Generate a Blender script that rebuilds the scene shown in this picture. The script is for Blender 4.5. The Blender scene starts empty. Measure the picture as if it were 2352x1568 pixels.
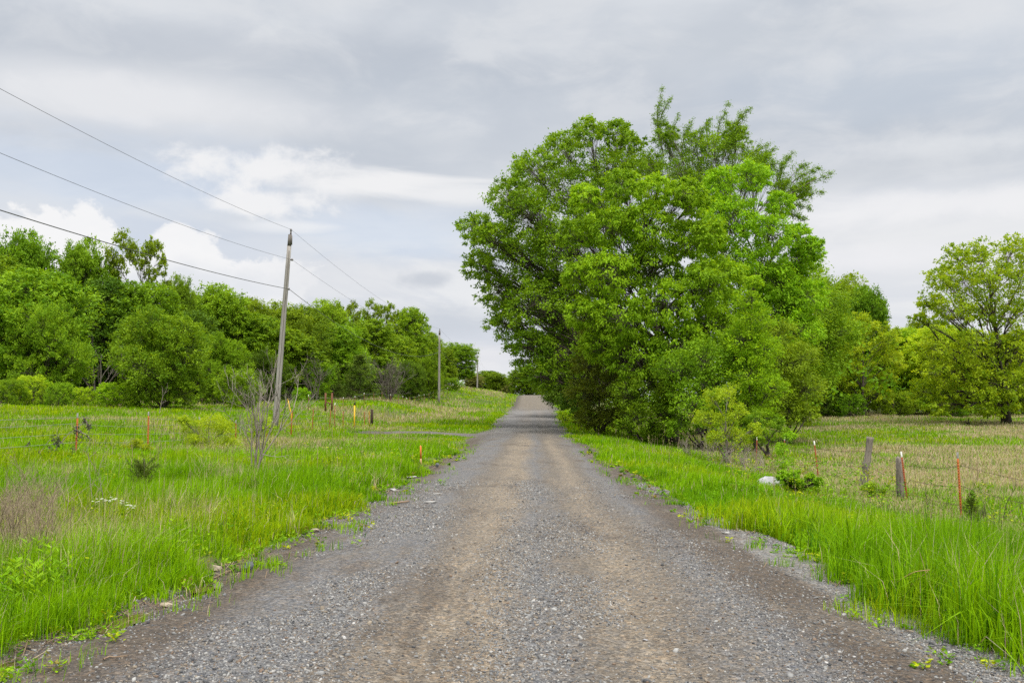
import bpy, math
import numpy as np
from mathutils import Matrix, Vector, Euler

RNG = np.random.default_rng(7)
scene = bpy.context.scene
COL = scene.collection
EXPO = 1.0

# ------------------------------------------------------------------ camera model (picture units: 2352 px wide)
F, CX, CY = 2287.0, 1176.0, 784.0
EYE = 1.65
YAW = math.atan(49 / F)
PITCH = math.atan(141 / F)
CAM_EUL = Euler((math.pi / 2 + PITCH, 0, YAW))
RM = np.array(CAM_EUL.to_matrix())
EYEP = np.array([0, 0, EYE])


def ray(px, py):
    d = RM @ np.array([(px - CX) / F, -(py - CY) / F, -1.0])
    return d


def pt(px, py, Y):
    d = ray(px, py)
    return EYEP + d * (Y / d[1])


# ------------------------------------------------------------------ noise
def vnoise(x, y, scale=1.0, seed=0):
    r = np.random.default_rng(seed + 1000)
    T = r.random((64, 64))
    x = np.asarray(x, float) / scale + 17.3
    y = np.asarray(y, float) / scale + 5.7
    xi = np.floor(x).astype(int); yi = np.floor(y).astype(int)
    fx = x - xi; fy = y - yi
    fx = fx * fx * (3 - 2 * fx); fy = fy * fy * (3 - 2 * fy)
    a = T[xi % 64, yi % 64]; b = T[(xi + 1) % 64, yi % 64]
    c = T[xi % 64, (yi + 1) % 64]; d = T[(xi + 1) % 64, (yi + 1) % 64]
    return (a * (1 - fx) + b * fx) * (1 - fy) + (c * (1 - fx) + d * fx) * fy


def fbm(x, y, scale, seed=0, n=3):
    s = 0; a = 1; t = 0
    for i in range(n):
        s = s + a * vnoise(x, y, scale / 2 ** i, seed + i * 7); t += a; a *= 0.5
    return s / t


# ------------------------------------------------------------------ terrain
def zroad(y):
    return np.interp(y, [-30, 0, 20, 45, 68, 95, 127, 150, 171, 185, 220, 300, 420],
                     [0, 0, -.08, -.18, -.15, .2, .8, 1.8, 2.9, 3.1, 2.5, 0.5, 0])


def edge_l(y):
    return -np.interp(y, [0, 6.8, 8, 11.6, 21, 40, 46, 50, 62, 66, 95, 127, 171], [3.6, 3.6, 3.35, 2.95, 2.75, 2.75, 2.9, 3.2, 3.2, 2.8, 3.1, 2.7, 2.6])


def edge_r(y):
    return np.interp(y, [0, 6, 11.6, 16, 22, 35, 55, 100, 127, 171], [3.1, 3.1, 2.95, 2.65, 2.4, 2.2, 2.1, 2.3, 2.7, 2.7])


def _make_raster():
    xs = np.arange(-140, 181, 1.0); ys = np.arange(-40, 461, 1.0)
    cols = [-140, -70, -38, -22, -16, -12.2, -8, -5, -3.2, 0, 2.6, 4.5, 6.5, 9.7, 16, 38, 80, 180]
    prof = {
        -140: ([0, 72, 150, 220, 400], [1.5, 2.2, 4, 6.5, 6]),
        -70: ([0, 72, 150, 220, 400], [1.4, 2.0, 3.8, 6.2, 6]),
        -38: ([0, 72, 103, 150, 220, 400], [1.0, 1.7, 2.1, 3.4, 5.8, 5]),
        -22: ([0, 28, 55, 75, 103, 133, 170, 220, 400], [.6, .7, 1.0, 1.2, 1.7, 2.6, 4.6, 5.6, 5]),
        -16: ([0, 28, 55, 75, 100, 133, 170, 220, 400], [.3, .4, .8, .8, 1.1, 2.1, 4.5, 5.3, 4.5]),
        -12.2: ([0, 28, 55, 75, 100, 133, 170, 220, 400], [.05, .05, -.1, -.2, .5, 1.6, 4.1, 4.8, 3.5]),
        -8: ([0, 28, 55, 75, 100, 133, 170, 220, 400], [0, 0, -.15, -.2, .25, 1.35, 3.7, 4.0, 2]),
        -5: ([0, 28, 55, 75, 100, 133, 170, 220, 400], [-.06, -.05, -.18, -.2, .1, .95, 3.1, 3.0, 0.5]),
        6.5: ([0, 20, 40, 60, 100, 170, 300], [-.6, -.78, -.85, -.65, .0, 2.6, 1]),
        9.7: ([0, 20, 40, 60, 100, 170, 300], [-.9, -1.0, -1.05, -.85, .1, 2.2, 1]),
        16: ([0, 20, 40, 60, 100, 170, 300], [-1.0, -1.0, -1.0, -.75, .2, 1.4, 1]),
        38: ([0, 30, 80, 105, 200, 400], [-1.1, -1.05, -.1, .35, 1, 1]),
        80: ([0, 30, 80, 105, 200, 400], [-1.1, -1.0, -.1, .4, 1.2, 1]),
        180: ([0, 30, 80, 105, 200, 400], [-1.1, -1.0, 0, .5, 1.4, 1]),
    }
    C = np.zeros((len(cols), len(ys)))
    for i, c in enumerate(cols):
        if c in prof:
            C[i] = np.interp(ys, *prof[c])
        elif c == 4.5:
            C[i] = zroad(ys) - 0.34
        elif c == -3.2:
            C[i] = zroad(ys) - 0.06
        else:
            C[i] = zroad(ys)
    Z = np.zeros((len(xs), len(ys)))
    for j in range(len(ys)):
        Z[:, j] = np.interp(xs, cols, C[:, j])
    for _ in range(2):   # blur, wider along the road than across it
        P = np.pad(Z, ((0, 0), (4, 4)), mode='edge')
        Z = sum(P[:, k:k + Z.shape[1]] for k in range(9)) / 9
    P = np.pad(Z, ((1, 1), (0, 0)), mode='edge')
    Z = (P[:-2] + 2 * P[1:-1] + P[2:]) / 4
    return xs, ys, Z


_XS, _YS, _Z = _make_raster()


def base_ground(x, y):
    x = np.clip(np.asarray(x, float), _XS[0], _XS[-1] - 1.001)
    y = np.clip(np.asarray(y, float), _YS[0], _YS[-1] - 1.001)
    i = np.floor(x - _XS[0]).astype(int); j = np.floor(y - _YS[0]).astype(int)
    fx = x - _XS[0] - i; fy = y - _YS[0] - j
    return (_Z[i, j] * (1 - fx) + _Z[i + 1, j] * fx) * (1 - fy) + (_Z[i, j + 1] * (1 - fx) + _Z[i + 1, j + 1] * fx) * fy


def sstep(a, b, x):
    t = np.clip((np.asarray(x, float) - a) / (b - a), 0, 1)
    return t * t * (3 - 2 * t)


def off_road(x, y):
    """distance outside the road edge (negative on the road)"""
    return np.maximum(edge_l(y) - x, x - edge_r(y))


def ground(x, y):
    x = np.asarray(x, float); y = np.asarray(y, float)
    z = base_ground(x, y)
    o = off_road(x, y)
    k = sstep(0.2, 3.0, o)
    z = z + k * ((fbm(x, y, 5.0, 3) - .5) * .35 + (fbm(x, y, 1.3, 9, 2) - .5) * .08)
    # small wet ditch along the near left edge
    z = z - 0.14 * np.exp(-((x - edge_l(y) + .36 + .06 * np.sin(y * 1.7)) / .24) ** 2) * sstep(15, 11, y) * sstep(2, 3.5, y)
    # a low earth mound behind the gate posts
    z = z + 0.75 * np.exp(-((x + 13.5) / 4.5) ** 2 - ((y - 96) / 9) ** 2)
    return z


def road_z(x, y):
    x = np.asarray(x, float); y = np.asarray(y, float)
    z = zroad(y)
    P = [zroad(y + k) for k in (-6, -3, 3, 6)]
    z = (z + sum(P)) / 5
    o = off_road(x, y)
    z = z + 0.03 - 0.035 * sstep(-1.2, 0, o) - 0.16 * sstep(0.0, 0.75, o)
    z = z - 0.02 * np.exp(-((x + .75) / .3) ** 2) - 0.02 * np.exp(-((x - .75) / .3) ** 2)
    z = z - .10 * np.exp(-((x - edge_l(y) - .10) / .20) ** 2) * sstep(12, 10, y) * sstep(3.5, 5, y) * (.45 + .55 * np.sin(y * 2.1 + 1) ** 2)
    z = z + (fbm(x, y, .8, 31, 2) - .5) * .03 + (fbm(x, y, .22, 37, 2) - .5) * .014
    return z


def surf(x, y):
    return np.where(off_road(x, y) < 0.3, road_z(x, y), ground(x, y))


def gpt(px, Y, py=960):
    p = pt(px, py, Y)
    return np.array([p[0], Y, float(surf(p[0], Y))])


def ghit(px, py):
    d = ray(px, py)
    lo, hi = 2.0, 400.0
    prev = lo
    for s in np.concatenate([np.arange(2, 60, .1), np.arange(60, 400, .5)]):
        p = EYEP + d * (s / d[1])
        if p[2] < float(surf(p[0], p[1])):
            break
    return np.array([p[0], p[1], float(surf(p[0], p[1]))])


# ------------------------------------------------------------------ mesh helpers
def np_mesh(name, V, faces, tint=None, col=None, smooth=False):
    """faces: list of int arrays (n,k)"""
    me = bpy.data.meshes.new(name)
    V = np.ascontiguousarray(V, np.float32)
    me.vertices.add(len(V)); me.vertices.foreach_set('co', V.ravel())
    faces = [np.asarray(f, np.int32) for f in faces if len(f)]
    nl = sum(f.size for f in faces); nf = sum(len(f) for f in faces)
    me.loops.add(nl); me.polygons.add(nf)
    me.loops.foreach_set('vertex_index', np.concatenate([f.ravel() for f in faces]))
    tot = np.concatenate([np.full(len(f), f.shape[1], np.int32) for f in faces])
    st = np.concatenate([[0], np.cumsum(tot)[:-1]]).astype(np.int32)
    me.polygons.foreach_set('loop_start', st)
    me.polygons.foreach_set('loop_total', tot)
    if smooth:
        me.polygons.foreach_set('use_smooth', np.ones(nf, bool))
    if tint is not None:
        a = me.attributes.new('tint', 'FLOAT', 'POINT')
        a.data.foreach_set('value', np.ascontiguousarray(tint, np.float32))
    if col is not None:
        a = me.attributes.new('Col', 'FLOAT_COLOR', 'POINT')
        c = np.ones((len(V), 4), np.float32); c[:, :3] = col
        a.data.foreach_set('color', c.ravel())
    me.update(calc_edges=True)
    return me


def obj(name, me, mat=None, parent=None, loc=None):
    o = bpy.data.objects.new(name, me)
    COL.objects.link(o)
    if mat is not None and not me.materials:
        me.materials.append(mat)
    if parent is not None:
        o.parent = parent
    if loc is not None:
        o.location = tuple(float(v) for v in loc)
    return o


def tag(o, label=None, cat=None, group=None, kind=None):
    if label: o['label'] = label
    if cat: o['category'] = cat
    if group: o['group'] = group
    if kind: o['kind'] = kind
    return o


def thing(name, label, cat, loc, group=None, rotz=0.0):
    o = bpy.data.objects.new(name, None)
    o.empty_display_size = .2
    COL.objects.link(o)
    o.location = tuple(float(v) for v in loc); o.rotation_euler = (0, 0, rotz)
    return tag(o, label, cat, group)


def dup(root, loc, rotz, scale, label, group=None, mats=None, name=None):
    r = root.copy(); COL.objects.link(r)
    if name: r.name = name
    r.location = tuple(float(v) for v in loc); r.rotation_euler = (0, 0, rotz); r.scale = scale
    r['label'] = label
    if group: r['group'] = group
    for ch in list(root.children):
        c = ch.copy(); COL.objects.link(c); c.parent = r
        if mats and ch.name.split('.')[0] in mats:
            s = c.material_slots[0]; s.link = 'OBJECT'; s.material = mats[ch.name.split('.')[0]]
    return r


class MB:
    def __init__(s):
        s.V = []; s.Q = []; s.T = []; s.n = 0; s.t = []

    def add(s, V, Q=None, T=None, tint=None):
        V = np.asarray(V, float)
        if Q is not None and len(Q): s.Q.append(np.asarray(Q) + s.n)
        if T is not None and len(T): s.T.append(np.asarray(T) + s.n)
        s.V.append(V); s.n += len(V)
        s.t.append(np.full(len(V), .5) if tint is None else np.broadcast_to(np.asarray(tint, float), (len(V),)))

    def tube(s, P, R, k=6, cap=True, tint=None):
        P = np.asarray(P, float); n = len(P)
        R = np.broadcast_to(np.asarray(R, float), (n,))
        t = np.gradient(P, axis=0)
        t /= np.linalg.norm(t, axis=1, keepdims=True) + 1e-9
        m = t.mean(0)
        ref = np.array([1., 0, 0]) if abs(m[0]) < .7 * np.linalg.norm(m) + 1e-9 else np.array([0, 1., 0])
        u = np.cross(t, ref); u /= np.linalg.norm(u, axis=1, keepdims=True) + 1e-9
        v = np.cross(t, u)
        a = np.arange(k) * 2 * math.pi / k
        V = P[:, None] + R[:, None, None] * (np.cos(a)[None, :, None] * u[:, None] + np.sin(a)[None, :, None] * v[:, None])
        i = np.arange(n - 1)[:, None] * k; j = np.arange(k)[None]; j2 = (j + 1) % k
        Q = np.stack([i + j, i + j2, i + k + j2, i + k + j], -1).reshape(-1, 4)
        V = V.reshape(-1, 3)
        T = None
        if cap:
            V = np.vstack([V, P[:1], P[-1:]])
            b = n * k
            jj = np.arange(k); jn = (jj + 1) % k
            T = np.vstack([np.stack([jn, jj, np.full(k, b)], 1),
                           np.stack([(n - 1) * k + jj, (n - 1) * k + jn, np.full(k, b + 1)], 1)])
        s.add(V, Q, T, tint)

    def twigs(s, P0, P1, r0, r1, sag=0.0):
        """many thin three-sided bent twigs at once"""
        P0 = np.asarray(P0, float); P1 = np.asarray(P1, float); n = len(P0)
        if n == 0: return
        M = (P0 + P1) / 2 + np.array([0, 0, 1.0]) * sag * np.linalg.norm(P1 - P0, axis=1, keepdims=True)
        t = P1 - P0; t /= np.linalg.norm(t, axis=1, keepdims=True) + 1e-9
        ref = np.where(np.abs(t[:, 2:3]) < .8, np.array([[0, 0, 1.]]), np.array([[1., 0, 0]]))
        u = np.cross(t, ref); u /= np.linalg.norm(u, axis=1, keepdims=True) + 1e-9
        v = np.cross(t, u)
        rings = []
        for P, r in ((P0, r0), (M, (np.asarray(r0) + r1) / 2), (P1, r1)):
            r = np.broadcast_to(np.asarray(r, float), (n,))[:, None]
            for a in (0, 2.094, 4.189):
                rings.append(P + r * (math.cos(a) * u + math.sin(a) * v))
        V = np.stack(rings, 1).reshape(-1, 3)
        b = np.arange(n)[:, None, None] * 9
        q = np.array([[r * 3 + j, r * 3 + (j + 1) % 3, r * 3 + 3 + (j + 1) % 3, r * 3 + 3 + j] for r in (0, 1) for j in range(3)])
        s.add(V, (b + q[None]).reshape(-1, 4))

    def box(s, c, size, rot=None, tint=None):
        c = np.asarray(c, float); h = np.asarray(size, float) / 2
        V = np.array([[x, y, z] for z in (-1, 1) for y in (-1, 1) for x in (-1, 1)]) * h
        if rot is not None: V = V @ np.asarray(rot).T
        s.add(V + c, [[0, 2, 3, 1], [4, 5, 7, 6], [0, 1, 5, 4], [2, 6, 7, 3], [0, 4, 6, 2], [1, 3, 7, 5]], None, tint)

    def mesh(s, name, smooth=False, tint=False):
        V = np.vstack(s.V)
        return np_mesh(name, V, ([np.vstack(s.Q)] if s.Q else []) + ([np.vstack(s.T)] if s.T else []),
                       tint=np.concatenate(s.t) if tint else None, smooth=smooth)


def norm(a):
    return a / (np.linalg.norm(a, axis=-1, keepdims=True) + 1e-9)


def leaves_geo(C, axis, L, W, rng, up=0.6, nb=None):
    """rhombic folded leaves: centres C, long axes, lengths and widths"""
    n = len(C)
    axis = norm(axis)
    nrm = rng.normal(size=(n, 3)) * .6; nrm[:, 2] += up
    if nb is not None: nrm = nrm + nb
    side = norm(np.cross(axis, nrm))
    nn = np.cross(side, axis)
    L = np.broadcast_to(L, (n,))[:, None]; W = np.broadcast_to(W, (n,))[:, None]
    V = np.stack([C - axis * L * .5, C + side * W * .5 - nn * W * .12 - axis * L * .05, C + axis * L * .5 - nn * L * .1, C - side * W * .5 - nn * W * .12 - axis * L * .05], 1)
    F_ = np.arange(n * 4).reshape(n, 4)
    return V.reshape(-1, 3), F_


# ------------------------------------------------------------------ materials
def new_mat(name):
    m = bpy.data.materials.new(name); m.use_nodes = True
    m.node_tree.nodes.clear()
    return m, m.node_tree


class NT:
    """tiny node helper"""
    def __init__(s, tree):
        s.t = tree

    def n(s, typ, **kw):
        nd = s.t.nodes.new(typ)
        for k, v in kw.items(): setattr(nd, k, v)
        return nd

    def put(s, sock, v):
        if isinstance(v, bpy.types.NodeSocket):
            s.t.links.new(v, sock)
        elif v is not None:
            if sock.type == 'RGBA' and len(v) == 3: v = (*v, 1)
            sock.default_value = v

    def math(s, op, a, b=None, c=None, clamp=False):
        nd = s.n('ShaderNodeMath', operation=op, use_clamp=clamp)
        s.put(nd.inputs[0], a)
        if b is not None: s.put(nd.inputs[1], b)
        if c is not None: s.put(nd.inputs[2], c)
        return nd.outputs[0]

    def mix(s, f, a, b, blend='MIX'):
        nd = s.n('ShaderNodeMix', data_type='RGBA', blend_type=blend)
        s.put(nd.inputs[0], f); s.put(nd.inputs[6], a); s.put(nd.inputs[7], b)
        return nd.outputs[2]

    def noise(s, vec, scale, detail=4, rough=.55, dist=0.0, out='Fac'):
        nd = s.n('ShaderNodeTexNoise')
        if vec is not None: s.put(nd.inputs['Vector'], vec)
        nd.inputs['Scale'].default_value = scale; nd.inputs['Detail'].default_value = detail
        nd.inputs['Roughness'].default_value = rough; nd.inputs['Distortion'].default_value = dist
        return nd.outputs[out]

    def maprange(s, v, a, b, c=0.0, d=1.0, smooth=True):
        nd = s.n('ShaderNodeMapRange', interpolation_type='SMOOTHSTEP' if smooth else 'LINEAR')
        s.put(nd.inputs['Value'], v)
        for k, x in zip(('From Min', 'From Max', 'To Min', 'To Max'), (a, b, c, d)): s.put(nd.inputs[k], x)
        return nd.outputs['Result']

    def mapping(s, vec, scale=(1, 1, 1), loc=(0, 0, 0)):
        nd = s.n('ShaderNodeMapping'); s.put(nd.inputs['Vector'], vec)
        nd.inputs['Scale'].default_value = scale; nd.inputs['Location'].default_value = loc
        return nd.outputs[0]

    def ramp(s, f, stops):
        nd = s.n('ShaderNodeValToRGB'); s.put(nd.inputs[0], f)
        e = nd.color_ramp.elements
        while len(e) < len(stops): e.new(.5)
        for el, (p, c) in zip(e, stops):
            el.position = p; el.color = (*c, 1)
        return nd.outputs[0]


def leaf_mat(name, dark, light, trans=.4, rough=.5, var=.16):
    m, t = new_mat(name); N = NT(t)
    at = N.n('ShaderNodeAttribute', attribute_name='tint')
    base = N.mix(at.outputs['Fac'], dark, light)
    oi = N.n('ShaderNodeObjectInfo')
    hsv = N.n('ShaderNodeHueSaturation')
    N.put(hsv.inputs['Hue'], N.maprange(oi.outputs['Random'], 0, 1, .478, .495, False))
    N.put(hsv.inputs['Value'], N.maprange(N.math('FRACT', N.math('MULTIPLY', oi.outputs['Random'], 7.31)), 0, 1, 1 - var, 1 + var, False))
    hsv.inputs['Saturation'].default_value = .965
    N.put(hsv.inputs['Color'], base)
    c = hsv.outputs[0]
    p = N.n('ShaderNodeBsdfPrincipled')
    N.put(p.inputs['Base Color'], c); p.inputs['Roughness'].default_value = rough
    p.inputs['Specular IOR Level'].default_value = .07
    tr = N.n('ShaderNodeBsdfTranslucent')
    N.put(tr.inputs[0], N.mix(1.0, c, (1.45, 1.25, .4), 'MULTIPLY'))
    mx = N.n('ShaderNodeMixShader'); mx.inputs[0].default_value = trans
    t.links.new(p.outputs[0], mx.inputs[1]); t.links.new(tr.outputs[0], mx.inputs[2])
    o = N.n('ShaderNodeOutputMaterial'); t.links.new(mx.outputs[0], o.inputs[0])
    return m


def col_mat(name, trans=.3, rough=.55, spec=.25):
    """per-point colour (each blade or stone has its own colour)"""
    m, t = new_mat(name); N = NT(t)
    at = N.n('ShaderNodeAttribute', attribute_name='Col')
    p = N.n('ShaderNodeBsdfPrincipled')
    N.put(p.inputs['Base Color'], at.outputs['Color']); p.inputs['Roughness'].default_value = rough
    p.inputs['Specular IOR Level'].default_value = spec
    o = N.n('ShaderNodeOutputMaterial')
    if trans > 0:
        tr = N.n('ShaderNodeBsdfTranslucent'); N.put(tr.inputs[0], N.mix(1.0, at.outputs['Color'], (1.35, 1.2, .5), 'MULTIPLY'))
        mx = N.n('ShaderNodeMixShader'); mx.inputs[0].default_value = trans
        t.links.new(p.outputs[0], mx.inputs[1]); t.links.new(tr.outputs[0], mx.inputs[2])
        t.links.new(mx.outputs[0], o.inputs[0])
    else:
        t.links.new(p.outputs[0], o.inputs[0])
    return m


def noisy_mat(name, c1, c2, scale=6, stretch=(1, 1, 1), rough=.8, bump=.3, detail=6, c3=None, metallic=0.0):
    m, t = new_mat(name); N = NT(t)
    tc = N.n('ShaderNodeTexCoord')
    v = N.mapping(tc.outputs['Object'], stretch)
    f = N.noise(v, scale, detail, .65)
    c = N.mix(N.maprange(f, .3, .7), c1, c2)
    if c3 is not None:
        c = N.mix(N.maprange(N.noise(v, scale * .37, 3), .52, .68), c, c3)
    p = N.n('ShaderNodeBsdfPrincipled')
    N.put(p.inputs['Base Color'], c); p.inputs['Roughness'].default_value = rough
    p.inputs['Metallic'].default_value = metallic
    p.inputs['Specular IOR Level'].default_value = .3
    if bump:
        b = N.n('ShaderNodeBump'); b.inputs['Strength'].default_value = bump; b.inputs['Distance'].default_value = .02
        N.put(b.inputs['Height'], f); t.links.new(b.outputs[0], p.inputs['Normal'])
    o = N.n('ShaderNodeOutputMaterial'); t.links.new(p.outputs[0], o.inputs[0])
    return m


def lin(r, g, b):
    f = lambda c: c / 12.92 if c <= .04045 else ((c + .055) / 1.055) ** 2.4
    return tuple(f(x / 255) for x in (r, g, b))


M = {}
M['bark'] = noisy_mat('bark', (.09, .075, .06), (.20, .175, .15), 5, (1, 1, .25), .9, .5)
M['dark_bark'] = noisy_mat('dark_bark', (.045, .035, .028), (.11, .09, .075), 5, (1, 1, .25), .9, .5)
M['grey_twig'] = noisy_mat('grey_twig', (.20, .165, .145), (.34, .29, .26), 9, (1, 1, .4), .9, .3)
M['pole_wood'] = noisy_mat('pole_wood', (.22, .205, .19), (.38, .36, .335), 4, (6, 6, .35), .85, .35, c3=(.28, .25, .22))
M['pole_dark'] = noisy_mat('pole_dark', (.10, .09, .08), (.20, .18, .165), 4, (6, 6, .5), .85, .35)
M['porcelain'] = noisy_mat('porcelain', (.16, .15, .15), (.25, .24, .24), 10, rough=.35, bump=0)
M['cable'] = noisy_mat('cable', (.035, .035, .038), (.06, .06, .065), 3, rough=.6, bump=0)
M['phone_cable'] = noisy_mat('phone_cable', (.055, .055, .055), (.085, .085, .085), 3, rough=.5, bump=0)
M['wire_metal'] = noisy_mat('wire_metal', (.22, .23, .22), (.31, .32, .31), 3, rough=.5, bump=0, metallic=.3)
M['rust_wire'] = noisy_mat('rust_wire', (.09, .055, .04), (.16, .10, .07), 8, rough=.8, bump=0)
M['post_red'] = noisy_mat('post_red', (.22, .05, .016), (.30, .08, .024), 9, (1, 1, .4), .75, .2, c3=(.16, .05, .025))
M['post_orange'] = noisy_mat('post_orange', (.31, .08, .014), (.39, .11, .02), 9, (1, 1, .4), .7, .2, c3=(.28, .06, .018))
M['post_brown'] = noisy_mat('post_brown', (.13, .055, .032), (.20, .08, .045), 9, (1, 1, .4), .8, .2)
M['post_tip'] = noisy_mat('post_tip', (.55, .54, .50), (.72, .71, .68), 12, rough=.7, bump=.1)
M['post_tip_grey'] = noisy_mat('post_tip_grey', (.17, .165, .155), (.27, .26, .25), 12, rough=.7, bump=.1)
M['old_wood'] = noisy_mat('old_wood', (.11, .09, .075), (.29, .25, .215), 5, (7, 7, .5), .9, .8, c3=(.20, .17, .13))
M['creosote'] = noisy_mat('creosote', (.035, .022, .016), (.085, .055, .04), 6, (3, 3, .5), .85, .4)
M['yellow_marker'] = noisy_mat('yellow_marker', (.72, .42, .02), (.80, .50, .035), 8, rough=.5, bump=0)
M['black_cap'] = noisy_mat('black_cap', (.015, .015, .016), (.03, .03, .03), 8, rough=.5, bump=0)
M['orange_stake'] = noisy_mat('orange_stake', (.82, .20, .05), (.90, .27, .09), 14, rough=.6, bump=.1)
M['stake_wood'] = noisy_mat('stake_wood', (.50, .30, .16), (.6, .38, .2), 14, rough=.8, bump=.1)
M['tan_rock'] = noisy_mat('tan_rock', (.24, .19, .13), (.42, .36, .28), 9, rough=.85, bump=.5)
M['dark_rock'] = noisy_mat('dark_rock', (.06, .065, .075), (.15, .16, .18), 11, rough=.75, bump=.6)
M['pale_rock'] = noisy_mat('pale_rock', (.25, .24, .23), (.42, .41, .39), 8, rough=.8, bump=.4)
M['white_rock'] = noisy_mat('white_rock', (.24, .24, .25), (.42, .42, .44), 5, rough=.75, bump=.3)
M['dry_stem'] = noisy_mat('dry_stem', (.20, .155, .10), (.34, .27, .185), 9, rough=.9, bump=0)
M['stick'] = noisy_mat('stick', (.20, .13, .08), (.34, .25, .17), 9, (1, 1, 1), .9, .4)
M['dead_leaf'] = leaf_mat('dead_leaf', (.045, .042, .045), (.13, .115, .11), .1, .8)
M['petal'] = noisy_mat('petal', (.75, .75, .66), (.88, .88, .82), 20, rough=.7, bump=0)

GREENS = {
    'dense': leaf_mat('leaf_dense', (.075, .20, .003), (.20, .42, .006), .4),
    'bright': leaf_mat('leaf_bright', (.12, .315, .002), (.30, .63, .004), .44),
    'mid': leaf_mat('leaf_mid', (.09, .215, .004), (.24, .44, .007), .4),
    'olive': leaf_mat('leaf_olive', (.105, .21, .006), (.24, .41, .010)),
    'lime': leaf_mat('leaf_lime', (.16, .34, .004), (.40, .60, .010), .48),
    'fresh': leaf_mat('leaf_fresh', (.09, .225, .004), (.245, .44, .009), .38),
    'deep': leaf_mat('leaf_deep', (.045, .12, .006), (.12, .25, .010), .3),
    'cedar': leaf_mat('leaf_cedar', (.05, .11, .012), (.13, .21, .02), .2, .6),
    'rusty': leaf_mat('leaf_rusty', (.08, .14, .007), (.18, .26, .013), .3),
    'yellow': leaf_mat('leaf_yellow', (.18, .34, .004), (.39, .56, .008), .45),
    'grey': leaf_mat('leaf_grey', (.12, .16, .03), (.24, .28, .06), .3),
}

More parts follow.
